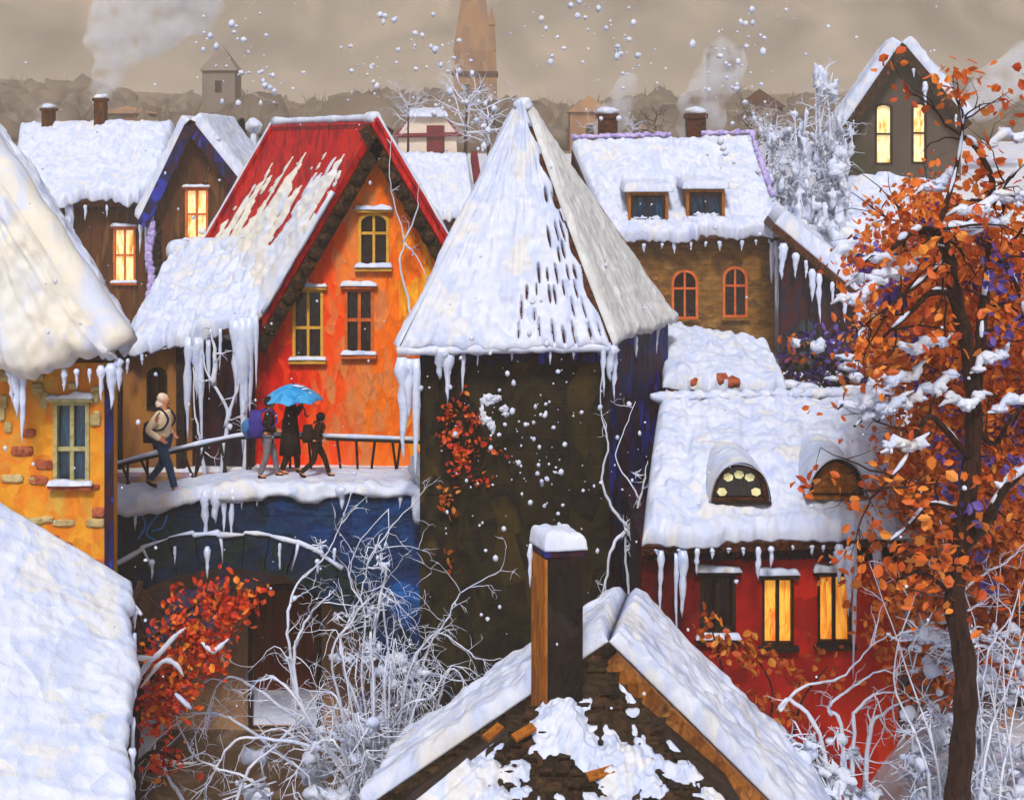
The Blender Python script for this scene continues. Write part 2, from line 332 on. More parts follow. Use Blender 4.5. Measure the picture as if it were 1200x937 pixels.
def wall(mb, outer, holes, y, thick, to3=None):
    """A vertical wall in the plane Y = y (outline and openings as (x, z)), with real openings and real thickness."""
    to3 = to3 or (lambda x, z, k: V((x, y + k * thick, z)))
    pts = []; edges = []
    for lp in [outer] + holes:
        o = len(pts); pts += [V(p) for p in lp]; edges += [(o + i, o + (i + 1) % len(lp)) for i in range(len(lp))]
    r = delaunay_2d_cdt(pts, edges, [], 0, 1e-6)
    vs, fs = r[0], r[2]; keep = []
    for f in fs:
        c = sum((vs[i] for i in f), V((0, 0))) / len(f)
        if inside(c, outer) and not any(inside(c, h) for h in holes): keep.append(list(f))
    n = len(vs); cnt = {}
    for f in keep:
        for i in range(len(f)):
            k = (f[i], f[(i + 1) % len(f)]); cnt[k] = 1
    side = [(a, b, n + b, n + a) for (a, b) in cnt if (b, a) not in cnt]
    mb.add([to3(v.x, v.y, 0) for v in vs] + [to3(v.x, v.y, 1) for v in vs], keep + [[n + i for i in f][::-1] for f in keep] + side)
    return mb

def sstep(a, b, x):
    t = max(0., min(1., (x - a) / (b - a))); return t * t * (3 - 2 * t)

def fbm(p, s=1.0):
    p = V(p) * s; return noise.noise(p) * .6 + noise.noise(p * 2.3 + V((5, 1, 2))) * .28 + noise.noise(p * 5.1 + V((1, 9, 4))) * .12

def snow_sheet(mb, a, b, c, d, t, nu, nv, amp=.05, lobe=.1, cover=None, edge=.18, seed=0, bend=0., sag=0.):
    """A blanket of snow lying on the patch a-b (eave) to d-c (ridge): rounded rims, an uneven lower lip, closed underneath."""
    a, b, c, d = V(a), V(b), V(c), V(d)
    nrm = ((b - a).cross((c + d) / 2 - a)).normalized()
    if nrm.z < 0: nrm = -nrm
    W = max((b - a).length, (c - d).length); Lg = ((c + d) / 2 - (a + b) / 2).length
    dn = ((a + b) / 2 - (c + d) / 2).normalized(); off = V((seed * 4.1, seed * 2.7, seed * 1.9))
    top = []; bot = []; cov = []
    for j in range(nv + 1):
        v = j / nv
        for i in range(nu + 1):
            u = i / nu
            p = (a * (1 - u) + b * u) * (1 - v) + (d * (1 - u) + c * u) * v
            p = p - nrm * bend * 4 * v * (1 - v) * 1.0
            wl = (b - a).length * (1 - v) + (c - d).length * v
            e = min(u * wl, (1 - u) * wl, v * Lg, (1 - v) * Lg + edge * .35)
            k = min(1., e / (edge * .7)); f = math.sqrt(max(0., 1 - (1 - k) ** 2))
            q = p + off
            lb = (fbm(V((u * W * 1.3 + seed, seed * 3.3, 0))) * 2.0 + .5 * noise.noise(V((u * W * 6, seed, 2))) + .35) * lobe * (1 - v) ** 5
            p = p + dn * lb
            p = p - V((0, 0, sag * (1 - v) ** 8))
            cv = 1.0 if cover is None else cover(u, v, q)
            cov.append(cv)
            th = (t * (.12 + .88 * f) + amp * f * (fbm(q, .8) + .5 * noise.noise(q * 3.1) + .38 * noise.noise(q * 8.3) + .6 * noise.noise(V((u * W * 4.3, v * Lg * .8, seed))) + .4 * noise.noise(V((u * W * 10, v * Lg * 2.0, seed + 5))))) * min(1., max(.0, cv))
            top.append(p + nrm * (max(th, .004) + .006)); bot.append(p + nrm * .004)
    W1 = nu + 1; n = len(top); keep = []
    for j in range(nv):
        for i in range(nu):
            q = [j * W1 + i, j * W1 + i + 1, (j + 1) * W1 + i + 1, (j + 1) * W1 + i]
            if cover is None or max(cov[x] for x in q) > 0: keep.append(q)
    cnt = set()
    for f in keep:
        for i in range(4): cnt.add((f[i], f[(i + 1) % 4]))
    side = [(x, y, n + y, n + x) for (x, y) in cnt if (y, x) not in cnt]
    used = sorted({i for f in keep for i in f}); rm = {x: i for i, x in enumerate(used)}; m = len(used)
    g = lambda i: rm[i] if i < n else m + rm[i - n]
    return mb.add([top[i] for i in used] + [bot[i] for i in used],
                  [[rm[i] for i in f] for f in keep] + [[m + rm[i] for i in f][::-1] for f in keep] + [[g(i) for i in f][::-1] for f in side])

def slab(mb, a, b, c, d, th):
    a, b, c, d = V(a), V(b), V(c), V(d)
    n = ((b - a).cross((c + d) / 2 - a)).normalized()
    if n.z < 0: n = -n
    if (c - d).length < 1e-4:
        return mb.prism([a - n * th, b - n * th, c - n * th], n * th)
    return mb.hexa([p - n * th for p in (a, b, c, d)] + [a, b, c, d])

def icicle(t, parent, p, ln, r, seed=0, wob=.15):
    rng = random.Random(seed); n = 9; path = []; rad = []
    x = y = 0.
    for i in range(n):
        k = i / (n - 1)
        path.append(V(p) + V((x, y, -ln * k))); rad.append(max(.004, r * (1 - k) ** .8 * (1 + .35 * rng.uniform(-1, 1)) * (.55 if i == 0 else 1) + .003))
        x += rng.uniform(-1, 1) * wob * r; y += rng.uniform(-1, 1) * wob * r
    return t.part('icicle', MB().tube(path, rad, 8), 'ice', parent, True)

def icicle_row(t, parent, a, b, n, lmin, lmax, r, seed):
    rng = random.Random(seed)
    for i in range(n):
        u = (i + rng.uniform(.2, .8)) / n; p = V(a).lerp(V(b), u) + V((0, 0, .05))
        ln = lmin + (lmax - lmin) * rng.random() ** 2
        icicle(t, parent, p, ln, r * (.6 + .8 * ln / lmax), seed * 31 + i)

def rect(x0, x1, y0, y1, d, arch=0.):
    """Outline of an opening on a frontal wall at depth d, as (x, z), from picture units."""
    a = P(x0, y1, d); b = P(x1, y0, d)
    if not arch: return [(a.x, a.z), (b.x, a.z), (b.x, b.z), (a.x, b.z)]
    h = (b.x - a.x) * arch; cx = (a.x + b.x) / 2; rw = (b.x - a.x) / 2; pts = [(a.x, a.z), (b.x, a.z)]
    for i in range(11):
        g = math.pi * i / 10; pts.append((cx + rw * math.cos(g), b.z - h + h * math.sin(g)))
    return pts

def window(t, lp, y, frame='frame_y', pane='glass', fw=.05, bars=(1, 1), sill=None, snow=True, bw=.035, cap=False, label=None, barpos=.5, fmat2=None, proud=.03):
    cx = sum(p[0] for p in lp) / len(lp); x0 = min(p[0] for p in lp); x1 = max(p[0] for p in lp); z0 = min(p[1] for p in lp); z1 = max(p[1] for p in lp)
    cz = (z0 + z1) / 2; kx = 1 - 2 * fw / (x1 - x0); kz = 1 - 2 * fw / (z1 - z0); mx_ = (x0 + x1) / 2
    O = [V((p[0], y - proud, p[1])) for p in lp]; I = [V((mx_ + (p[0] - mx_) * kx, y - proud, cz + (p[1] - cz) * kz)) for p in lp]
    mb = MB().ring(O, I, (0, .11 + proud, 0))
    nx, nz = bars
    for i in range(nx):
        x = x0 + (x1 - x0) * (i + 1) / (nx + 1); mb.box((x - bw / 2, y + .005, z0 + fw * .7), (x + bw / 2, y + .06, z1 - fw * .7))
    for i in range(nz):
        z = z0 + (z1 - z0) * (barpos if nz == 1 else (i + 1) / (nz + 1)); mb.box((x0 + fw * .7, y + .012, z - bw / 2), (x1 - fw * .7, y + .068, z + bw / 2))
    w_ = t.part('window', mb, frame, label=label)
    pm = MB().prism([V((mx_ + (p[0] - mx_) * (kx + .03), y + .07, cz + (p[1] - cz) * (kz + .02))) for p in lp], (0, .02, 0))
    t.part('pane', pm, pane, w_)
    if sill:
        s = MB().box((x0 - .06, y - .12, z0 - .07), (x1 + .06, y - .002, z0 - .002)); t.part('sill', s, sill, w_)
        if snow:
            sm = MB(); n = max(4, int((x1 - x0 + .1) / .09))
            snow_sheet(sm, (x0 - .07, y - .14, z0 + .0), (x1 + .07, y - .14, z0), (x1 + .07, y - .035, z0 + .003), (x0 - .07, y - .035, z0 + .003), .075, n * 3, 5, amp=.04, lobe=.03, edge=.05, seed=x0)
            t.part('sill_snow', sm, 'snow', w_, True)
    if cap:
        h = MB().box((x0 - .07, y - .10, z1 + .004), (x1 + .07, y - .034, z1 + .05)); t.part('lintel', h, fmat2 or frame, w_)
        sm = MB(); snow_sheet(sm, (x0 - .08, y - .12, z1 + .052), (x1 + .08, y - .12, z1 + .052), (x1 + .08, y - .012, z1 + .056), (x0 - .08, y - .012, z1 + .056), .08, 18, 5, amp=.05, lobe=.03, edge=.05, seed=x1)
        t.part('lintel_snow', sm, 'snow', w_, True)
    return w_

def branchy(mb, p, dr, ln, r, lvl, rng, wig=.35, kids=3, seg=6, drop=.0, tips=None, shrink=.62, nseg=6, spread=.9):
    p = V(p); dr = V(dr).normalized(); path = [p.copy()]; rad = [r]; st = ln / nseg
    pts = []
    for i in range(nseg):
        dr = (dr + V((rng.gauss(0, 1), rng.gauss(0, 1), rng.gauss(0, 1))) * wig * .5 + V((0, 0, -drop))).normalized()
        p = p + dr * st; path.append(p.copy()); rad.append(r * (1 - .75 * (i + 1) / nseg)); pts.append((p.copy(), dr.copy(), rad[-1]))
    mb.tube(path, rad, seg)
    if tips is not None: tips += [q[0] for q in pts[2:]]
    if lvl > 0:
        for k in range(kids):
            q, d2, rr = pts[rng.randrange(1, nseg)]
            nd = (d2 + V((rng.gauss(0, 1), rng.gauss(0, 1), rng.gauss(0, .8))) * spread).normalized()
            branchy(mb, q, nd, ln * shrink * rng.uniform(.7, 1.15), max(rr * .8, .004), lvl - 1, rng, wig, kids, max(4, seg - 1), drop, tips, shrink, nseg, spread)

def spline(pts, n=6):
    pts = [V(p) for p in pts]; q = [pts[0] * 2 - pts[1]] + pts + [pts[-1] * 2 - pts[-2]]; out = []
    for i in range(1, len(q) - 2):
        for k in range(n):
            t = k / n; p0, p1, p2, p3 = q[i - 1], q[i], q[i + 1], q[i + 2]
            out.append(.5 * ((2 * p1) + (p2 - p0) * t + (2 * p0 - 5 * p1 + 4 * p2 - p3) * t * t + (3 * p1 - p0 - 3 * p2 + p3) * t ** 3))
    out.append(pts[-1]); return out

# ------------------------------------------------------------------ the setting: ground and far hills
def gz(x, y):
    z = 2.0
    bank = sstep(3.6, 6.5, x) * sstep(9, 17, y) * 2.9            # raised bank on the right
    z += bank * (1 - sstep(25.9, 26.3, y))
    lft = sstep(-6.6, -8.6, x) * 3.0 * (1 - sstep(25.9, 26.3, y)); z += lft
    z = z * (1 - sstep(25.95, 26.25, y)) + 6.85 * sstep(25.95, 26.25, y)
    z += max(0, min(y, 90) - 40) * .11 + max(0, min(y, 300) - 90) * .035
    z += 3.9 * sstep(9.5, 13, x) * sstep(36, 47, y) * (1 - sstep(62, 90, y))
    z += .10 * fbm((x, y, 0), .35)
    if y > 170: z += sstep(170, 300, y) * (5.5 + 7 * fbm((x * .012, 3.3, 1)) + 3 * fbm((x * .05, 9.3, 1)))
    return z
ys = [-40, -20, 0, 4] + [6 + i * .5 for i in range(38)] + [25.3, 25.6, 25.8, 25.95, 26.0, 26.05, 26.1, 26.15, 26.2, 26.25, 26.4, 26.8] + [27.5 + i for i in range(25)] + [54 + i * 3 for i in range(14)] + [100 + i * 8 for i in range(32)] + [380, 450, 600, 800]
xs = [-650, -400, -250] + [-180 + i * 10 for i in range(14)] + [-45 + i * 3 for i in range(9)] + [-18 + i * .5 for i in range(73)] + [21 + i * 3 for i in range(9)] + [50 + i * 10 for i in range(14)] + [250, 400, 650]
g = MB(); nx_ = len(xs)
near = MB()
def sheet(ysel):
    m = MB(); m.v = [V((x, y, gz(x, y))) for y in ysel for x in xs]
    m.f = [[j * nx_ + i, j * nx_ + i + 1, (j + 1) * nx_ + i + 1, (j + 1) * nx_ + i] for j in range(len(ysel) - 1) for i in range(nx_ - 1)]
    return m
structure('ground', sheet([y for y in ys if y <= 102]), 'ground', True)
structure('hills', sheet([y for y in ys if y >= 100]), 'hill', True)

pth_ = MB(); gx = [-8.2 + .35 * i for i in range(22)]; gy = [20.6 + .35 * i for i in range(16)]
pth_.v = [V((x, y, gz(x, y) + .02 + .05 * noise.noise(V((x, y, 4))))) for y in gy for x in gx]
pth_.f = [[j * 22 + i, j * 22 + i + 1, (j + 1) * 22 + i + 1, (j + 1) * 22 + i] for j in range(15) for i in range(21)]
M['earth'] = brushy('brown_earth', ['3a2a1e', '54402e', '463426', '6a5644', '7c7068'], sc=(1, 1, 1), ns=1.2, vsc=3, bump=.8)
structure('gully_path', pth_, 'earth', True)

# far wood on the hills: reads as one brown mass
rng = random.Random(5); fw = MB()
for i in range(1300):
    y = rng.uniform(105, 260); x = rng.uniform(-.55, .55) * y * 1.1; z = gz(x, y); h = rng.uniform(2.2, 7.0) * (.6 + .8 * max(0, fbm((x * .03, 2, 5)) + .4)); hw = h * rng.uniform(.3, .7)
    if i % 6:
        fw.lump((x, y, z + h * .12), (hw * .9, hw * .9, h * rng.uniform(.25, .5)), i, 2, .75, 2.4)
    for k in range(5):
        a_ = rng.gauss(0, .25); h2 = h * rng.uniform(.35, .75); tip = V((x + math.sin(a_) * h2 + rng.gauss(0, .2), y - .3, z + math.cos(a_) * h2)); bw_ = rng.uniform(.12, .4); cx_ = x + rng.gauss(0, h * .25)
        fw.add([(cx_ - bw_, y - .3, z - .4), (cx_ + bw_, y - .2, z - .4), tip], [(0, 1, 2)])
wood = single('far_wood', 'brown winter wood covering the far hills behind the roofs', None, fw, 'leaf_far', (0, 180, 12), kind='stuff', smooth=True)

# ------------------------------------------------------------------ bridge, bank wall
DF, DB = 23.3, 24.8
def deck_z(x):
    return 6.86 + .28 * sstep(-6.9, -4.4, x)
arch_px = [(122, 960), (121, 860), (124, 790), (132, 742), (150, 706), (185, 680), (235, 667), (285, 664), (335, 673), (378, 697), (420, 737), (456, 785), (480, 835), (491, 890), (493, 960)]
arch = [(q.x, q.z) for q in spline([P(x, y, DF) for x, y in arch_px], 4)]
x0 = P(88, 0, DF).x; x1 = P(500, 0, DF).x
topl = [(x0 + (x1 - x0) * i / 24, deck_z(x0 + (x1 - x0) * i / 24) + .03) for i in range(25)]
b = T('stone_bridge', 'humped dark blue stone arch bridge carrying four walkers over the gully', 'bridge', (-4.2, 24.2, 2.0))
outl = topl[::-1] + [(x0, 1.6)] + [(x, max(z, 1.6)) for x, z in arch] + [(x1, 1.6)]
clean = []
for q in outl:
    if not clean or (abs(q[0] - clean[-1][0]) + abs(q[1] - clean[-1][1])) > .01: clean.append(q)
b.part('spandrel_wall', wall(MB(), clean, [], DF, DB - DF), 'bridge')
# arch ring of wedge stones, proud of the face
ctr = P(290, 900, DF); rg = MB(); acc = 0; A = [V((x, DF, z)) for x, z in arch]
rr = random.Random(2); i = 6
def outn(k):
    t = (A[min(k + 1, len(A) - 1)] - A[max(k - 1, 0)]).normalized(); n_ = V((-t.z, 0, t.x)); return n_ if n_.z > -.2 and n_.dot(A[k] - ctr) > 0 else -n_
ext = []
while i < len(A) - 6:
    j = i + 2; th = .60 + rr.uniform(-.05, .05); pr = .07 + rr.uniform(-.02, .03)
    a0, a1 = A[i].lerp(A[j], .035), A[j].lerp(A[i], .035); n0, n1 = outn(i), outn(j)
    dn_ = V((0, -pr, 0)); bk = V((0, .25, 0))
    poly = [a0 - n0 * .02, a1 - n1 * .02, a1 + n1 * th, a0 + n0 * th]
    rg.prism([q + dn_ for q in poly], (0, pr + .25, 0)); ext += [a0 + n0 * (th + .02), a1 + n1 * (th + .02)]; i = j
ringo = b.part('arch_ring', rg, 'ring')
# snow lodged along the ring and on the parapet
sc = MB(); pth = spline([V((q.x, DF - .08, q.z)) for q in ext[2:-16]], 2)
rad = [max(.008, .034 + .055 * noise.noise(q * 1.7) + .03 * noise.noise(q * 6)) for q in pth]
sc.tube(pth, rad, 8)
for k in (4, 10, 14, 20, 26):
    if k + 1 < len(ext): n0 = (ext[k] - ctr).normalized(); p0 = V((ext[k].x, DF - .085, ext[k].z)); sc.tube([p0 + V((.01, 0, 0)), p0 - n0 * .22 + V((.02, 0, 0)), p0 - n0 * .5], [.035, .022, .008], 6)
b.part('ring_snow', sc, 'snow', ringo, True)
for k, (px, py, ln, r_) in enumerate([(243, 640, .55, .055), (392, 642, .28, .04), (205, 640, .3, .03), (328, 636, .5, .035), (178, 655, .35, .05), (372, 655, .25, .05)]):
    icicle(b, ringo, P(px, py, DF - .1), ln, r_, k + 60)
for k, (px, ln, r_) in enumerate([(240, 1.15, .08), (252, .6, .12), (262, .8, .08), (272, .9, .07), (300, .35, .04), (400, .42, .10), (430, .3, .05), (470, .4, .06), (284, .4, .05), (158, .5, .05)]):
    q = P(px, 590, DF - .05); icicle(b, None, V((q.x, DF - .03, deck_z(q.x) + .13)), ln, r_, k + 80)
ps = MB(); nb = 150; nd = 14
def prow(u):
    x = (x0 + .3) * (1 - u) + (x1 + .05) * u; return V((x, DF - .10, deck_z(x) + .02))
for k in range(1):
    vs_ = []
    for i in range(nb + 1):
        c = prow(i / nb); hgt = .15 + .13 * fbm(c, .9) + .08 * noise.noise(c * 3.7); dep = .36
        lip = .05 + .30 * max(0, fbm(c + V((9, 0, 0)), 1.1) + .10)
        for q in range(nd):
            g_ = math.pi * q / (nd - 1); yy = dep * .5 - math.cos(g_) * dep * .5; zz = max(0., math.sin(g_)) ** .6 * hgt
            p = c + V((0, yy, zz))
            if q < 4: p.z -= lip * (1 - q / 4)
            vs_.append(p + V((0, noise.noise(p * 4) * .06, noise.noise(p * 5 + V((3, 3, 3))) * .055)))
    fs_ = [(i * nd + q, i * nd + q + 1, (i + 1) * nd + q + 1, (i + 1) * nd + q) for i in range(nb) for q in range(nd - 1)] + [((i + 1) * nd, i * nd, i * nd + nd - 1, (i + 1) * nd + nd - 1) for i in range(nb)] + [list(range(nd)), [nb * nd + q for q in range(nd)][::-1]]
    ps.add(vs_, fs_)
b.part('parapet_snow', ps, 'snow', None, True)
ds = MB(); cols_ = 60
snow_sheet(ds, (x0 + .1, DF + .2, 0), (x1 - .02, DF + .2, 0), (x1 - .02, DB - .01, 0), (x0 + .1, DB - .01, 0), .06, 80, 14, amp=.03, lobe=0, edge=.08)
for v in ds.v: v.z += deck_z(v.x) + .03
b.part('deck_snow', ds, 'snow', None, True)
mk = MB()
for pl in ([(166, 602), (170, 616), (162, 632)], [(188, 600), (176, 614), (172, 626), (184, 634)], [(178, 622), (190, 618), (196, 604)], [(170, 600), (176, 596)]):
    mk.tube(spline([P(x, y, DF - .005) for x, y in pl], 4), .018, 5)
b.part('painted_scrawl', mk, 'bluepaint', None, True)
# heap of snow where the parapet meets the tower
hs = MB()
for k, (px, py, d, r_) in enumerate([(515, 562, 23.0, .26), (500, 590, 22.95, .24), (512, 610, 22.9, .2), (525, 585, 22.85, .2), (508, 645, 22.95, .13), (503, 690, 23.0, .10), (497, 548, 23.2, .22)]):
    hs.lump(P(px, py, d), (r_, r_ * .7, r_ * 1.35), k, 3, .5, 2)
single('snow_heap', 'lumpy snow heap stuck where the bridge parapet meets the dark tower', 'snow heap', hs, 'snow', P(512, 640, 23), smooth=True)

# retaining wall of the far bank seen through the arch
rw = T('retaining_wall', 'brown stone bank wall with an oxblood door under the bridge arch', 'wall', P(290, 860, 26.0))
dl = rect(296, 372, 690, 850, 25.9, .2)
rw.part('wall', wall(MB(), [(-14, 1.6), (-.9, 1.6), (-.9, 6.8), (-14, 6.8)], [dl], 25.9, .35), 'bank')
dd = rw.part('door', MB().prism([V((x, 26.02, z)) for x, z in dl], (0, .08, 0)), 'door')
fr = [((p[0] - sum(q[0] for q in dl) / len(dl)) * 1.12 + sum(q[0] for q in dl) / len(dl), (p[1] - 2) * 1.04 + 2) for p in dl]
rw.part('door_frame', MB().ring([V((x, 25.84, z)) for x, z in fr], [V((x, 25.84, z)) for x, z in dl], (0, .055, 0)), 'dark')
rw.part('door_handle', MB().tube([P(362, 775, 25.98), P(362, 785, 25.98)], .025), 'metal', dd)
vp = MB()
for k, (px, py, r_) in enumerate([(215, 715, .28), (235, 705, .2), (200, 735, .2), (245, 730, .16), (255, 760, .15), (180, 745, .2), (262, 690, .15)]):
    vp.lump(P(px, py, 25.85), (r_, .09, r_ * 1.4), k, 2, .5)
rw.part('lilac_patch', vp, 'lilac', None, True)  # lilac lumps spread over the left part of the wall

# railing along the far edge of the deck
rl = T('bridge_railing', 'dark iron railing with snow on its top bar along the bridge', 'railing', P(300, 560, 24.68))
rail = spline([P(x, y, 24.68) for x, y in [(128, 548), (165, 538), (205, 529), (250, 519), (290, 512), (340, 512), (395, 514), (450, 516), (497, 518)]], 5)
rl.part('top_bar', MB().tube(rail, .035, 6), 'metal', None, True)
sm = MB(); sm.tube([q + V((0, 0, .055)) for q in rail], [.04 + .022 * noise.noise(q * 2.7) for q in rail], 7)
rl.part('bar_snow', sm, 'snow', None, True)
for px, lean in [(140, .16), (150, -.02), (168, .22), (176, 0), (216, .22), (228, -.05), (243, -.2), (262, .12), (268, -.06), (290, 0), (302, -.1), (345, 0), (362, .05), (395, .07), (413, .03), (437, -.07), (456, .07), (471, -.07), (492, 0)]:
    tp = min(rail, key=lambda q: abs(q.x - P(px, 0, 24.68).x)); bt = V((tp.x + lean, 24.68, deck_z(tp.x) + .04))
    rl.part('post', MB().tube([tp, bt], [.026, .022], 6), 'metal')

# ------------------------------------------------------------------ tower with the pyramid roof
tw = T('stone_tower', 'tall dark stone tower with steep snowy pyramid roof beside the bridge', 'tower', (.3, 24, 2.0))
D0 = 22.5
fl, frr, br, bl = P(492, 0, D0), P(714, 0, D0), P(783, 0, 25.3), P(535, 0, 25.6)
zt = P(0, 402, D0).z
def plan(pts, z0_, z1_): return [V((p.x, p.y, z0_)) for p in pts] + [V((p.x, p.y, z1_)) for p in pts]
tw.part('front_wall', MB().hexa(plan([fl, frr, frr + V((-.05, .5, 0)), fl + V((.1, .5, 0))], 1.6, zt)), 'tower')
tw.part('side_wall', MB().hexa(plan([frr + V((.003, .004, 0)), br, br + V((-.5, -.02, 0)), frr + V((-.045, .503, 0))], 1.6, zt + .02)), 'tower_side')
tw.part('back_wall', MB().hexa(plan([bl, fl + V((0, .01, 0)), fl + V((.1, .51, 0)), br + V((-.51, 0, 0))], 1.6, zt - .01)), 'tower')
cor = MB(); rr = random.Random(8)
for k in range(26):
    u = k / 26; a = fl.lerp(frr, u); q = V((a.x + .04, D0 - .10, zt - .10 - .06 * rr.random())); cor.box((q.x, q.y, q.z - rr.uniform(.1, .22)), (q.x + .09, D0 - .003, zt - .005))
tw.part('corbel_table', cor, 'tower_side')
E0, E1, E2, E3 = P(466, 410, 22.1), P(716, 405, 22.15), P(790, 374, 25.7), P(520, 380, 26.2)
AP = P(612, 122, 24.0)
roof = tw.part('roof', MB().add([E0, E1, E2, E3, AP, (E0 + E2) / 2 - V((0, 0, .25))], [(0, 1, 4), (1, 2, 4), (2, 3, 4), (3, 0, 4), (1, 0, 5), (2, 1, 5), (3, 2, 5), (0, 3, 5)]), 'tiles')
slots = []; rr = random.Random(3)
for row in range(8):
    vv = .06 + row * .075
    for k in range(11):
        uu = 1 - (.035 + k * .058 + .03 * (row % 2)) - rr.uniform(-.014, .014)
        if k > 7.6 - row * 1.0 + rr.uniform(-1.2, .8) or rr.random() < .16: continue
        slots.append((uu, vv + rr.uniform(-.012, .012), rr.uniform(.0042, .0085), rr.uniform(.018, .040)))
def cov_front(u, v, q):
    c = 1.0
    for su, sv, du, dv in slots:
        k = 1 / (1 - v * .93)
        dd_ = ((u - su) / (du * k)) ** 2 + ((v - sv - (u - su) * .5) / dv) ** 2
        if dd_ < 2.5:
            c = min(c, (dd_ + .5 * noise.noise(q * 6) - 1) * 1.2)
    if u > 1 - (.022 + .012 * math.sin(v * 37) + .012 * noise.noise(q * 4)) / (1 - v * .9) and .12 < v < .9: c = min(c, -.2 + .6 * (noise.noise(q * 2.5) > .3))
    return c
fs = MB(); snow_sheet(fs, E0, E1, AP + V((.02, -.02, .02)), AP + V((-.05, -.02, .02)), .13, 190, 170, amp=.05, lobe=.10, cover=cov_front, edge=.22, seed=1, bend=.03)
tw.part('roof_snow', fs, 'snow', roof, True)
fs = MB(); snow_sheet(fs, E1 + V((.03, .03, 0)), E2, AP + V((.05, .05, .02)), AP + V((.03, 0, .02)), .12, 80, 110, amp=.05, lobe=.08, edge=.16, seed=2, bend=.03)
tw.part('roof_snow', fs, 'snow_shaded', roof, True)
fs = MB(); snow_sheet(fs, E3, E0, AP, AP, .12, 40, 60, amp=.05, lobe=.08, edge=.16, seed=3); tw.part('roof_snow', fs, 'snow', roof, True)
fs = MB(); snow_sheet(fs, E2, E3, AP, AP, .12, 40, 60, amp=.05, lobe=.08, edge=.16, seed=4); tw.part('roof_snow', fs, 'snow_shaded', roof, True)
cp = MB(); cp.lump(AP + V((.02, 0, -.02)), (.16, .15, .14), 3, 3, .35); tw.part('roof_cap_snow', cp, 'snow', roof, True)
hb = MB(); hb.tube([E2.lerp(AP, k / 12) + V((.02, 0, .06)) for k in range(13)], .045, 6); tw.part('hip_board', hb, 'wood', roof)
rim = MB(); rim.tube([E0.lerp(E1, k / 40) + V((0, -.02, -.02 + .03 * noise.noise(V((k * .4, 0, 0))))) for k in range(41)], [.075 + .05 * noise.noise(V((k * .37, 4, 0))) for k in range(41)], 8)
tw.part('eave_snow', rim, 'snow', roof, True)
for k, (px, py, d, ln, r_) in enumerate([(471, 418, 22.1, 1.75, .13), (488, 420, 22.1, 2.0, .085), (480, 420, 22.1, 1.0, .12), (525, 408, 22.15, .9, .10), (520, 405, 22.15, .55, .14), (543, 407, 22.2, .75, .045), (707, 400, 22.1, .9, .06), (720, 398, 22.3, 1.0, .08), (716, 404, 22.2, .6, .13), (560, 407, 22.15, .3, .03), (600, 407, 22.15, .22, .03), (645, 407, 22.15, .28, .03), (672, 407, 22.15, .2, .04), (745, 392, 23.5, .4, .05), (770, 382, 24.7, .5, .05)]):
    icicle(tw, roof, P(px, py, d), ln, r_, k + 5)

# ------------------------------------------------------------------ orange house
oh = T('gabled_house', 'orange house with red tiled roof and three windows behind the bridge', 'house', P(440, 560, 26.6))
d = 26.6
poly = [(p.x, p.z) for p in (P(299, 590, d), P(579, 590, d), P(579, 385, d), P(440, 150, d), P(299, 388, d))]
w1, w2, w3 = rect(420, 456, 249, 313, d, .25), rect(343, 379, 339, 421, d), rect(404, 438, 338, 415, d)
ev = V((-2.31, 3.4, 0))
wm = MB(); wall(wm, poly, [w1, w2, w3], d, .25)
oh.part('front_wall', wm, 'orange')
l0, l1 = P(299, 590, d), P(299, 388, d)
oh.part('side_wall', MB().hexa([l0 + V((0, .252, 0)), l0 + V((.25, .252, 0)), l0 + ev + V((.25, .25, 0)), l0 + ev + V((0, .25, 0)), l1 + V((0, .252, 0)), l1 + V((.25, .252, 0)), l1 + ev + V((.25, .25, 0)), l1 + ev + V((0, .25, 0))]), 'maroon')
oh.part('back_wall', wall(MB(), [(x + ev.x, z - .02) for x, z in poly], [], d + ev.y - .2, .2), 'orange')
window(oh, w1, d, 'frame_y', 'glass', .055, (1, 1), 'frame_y', True, .05, True, barpos=.62)
window(oh, w2, d, 'frame_y', 'glass', .055, (1, 1), 'frame_y', True, .05, True, barpos=.45)
window(oh, w3, d, 'frame_o', 'glass', .055, (1, 1), 'frame_o', True, .06, True, barpos=.52)
RF = P(441, 141, d - .38); RB = RF + ev * 1.13
LF = P(289, 402, d - .38); LB = LF + ev * 1.13
GF = P(593, 398, d - .38); GB = GF + ev * 1.13
rf = MB(); slab(rf, LF, LB, RB, RF, .14)
roof = oh.part('roof', rf, 'redroof')
oh.part('roof_slope', slab(MB(), GB, GF, RF + V((.004, 0, 0)), RB + V((.004, 0, 0)), .14), 'redroof', roof)
vg = MB()
for a, bb in ((LF, RF), (RF, GF)):
    o_ = V((0, -.02, 0)); n_ = (bb - a).cross(V((0, 1, 0))).normalized(); n_ = n_ if n_.z < 0 else -n_
    vg.prism([a + o_ + n_ * .16, bb + o_ + n_ * .16, bb + o_ + n_ * .40, a + o_ + n_ * .40], (0, .10, 0))
oh.part('verge_board', vg, 'verge', roof)
vs_ = MB(); rr = random.Random(4)
for a, bb in ((LF, RF), (RF, GF)):
    n_ = (bb - a).cross(V((0, 1, 0))).normalized(); n_ = n_ if n_.z < 0 else -n_
    for k in range(15):
        if a.lerp(bb, (k + .5) / 15).z > RF.z - .55: continue
        p = a.lerp(bb, (k + .5) / 15) + n_ * .28 + V((0, -.045, 0)); vs_.lump(p, (.13, .05, .13), k, 2, .5)
oh.part('verge_stones', vs_, 'verge', roof, True)
vr = MB(); vr.tube([RF.lerp(GF, k / 20) + V((0, -.02, .04)) for k in range(21)], .05, 6); vr.tube([LB.lerp(RB, k / 20) + V((0, .0, .05)) for k in range(21)], .06, 6)
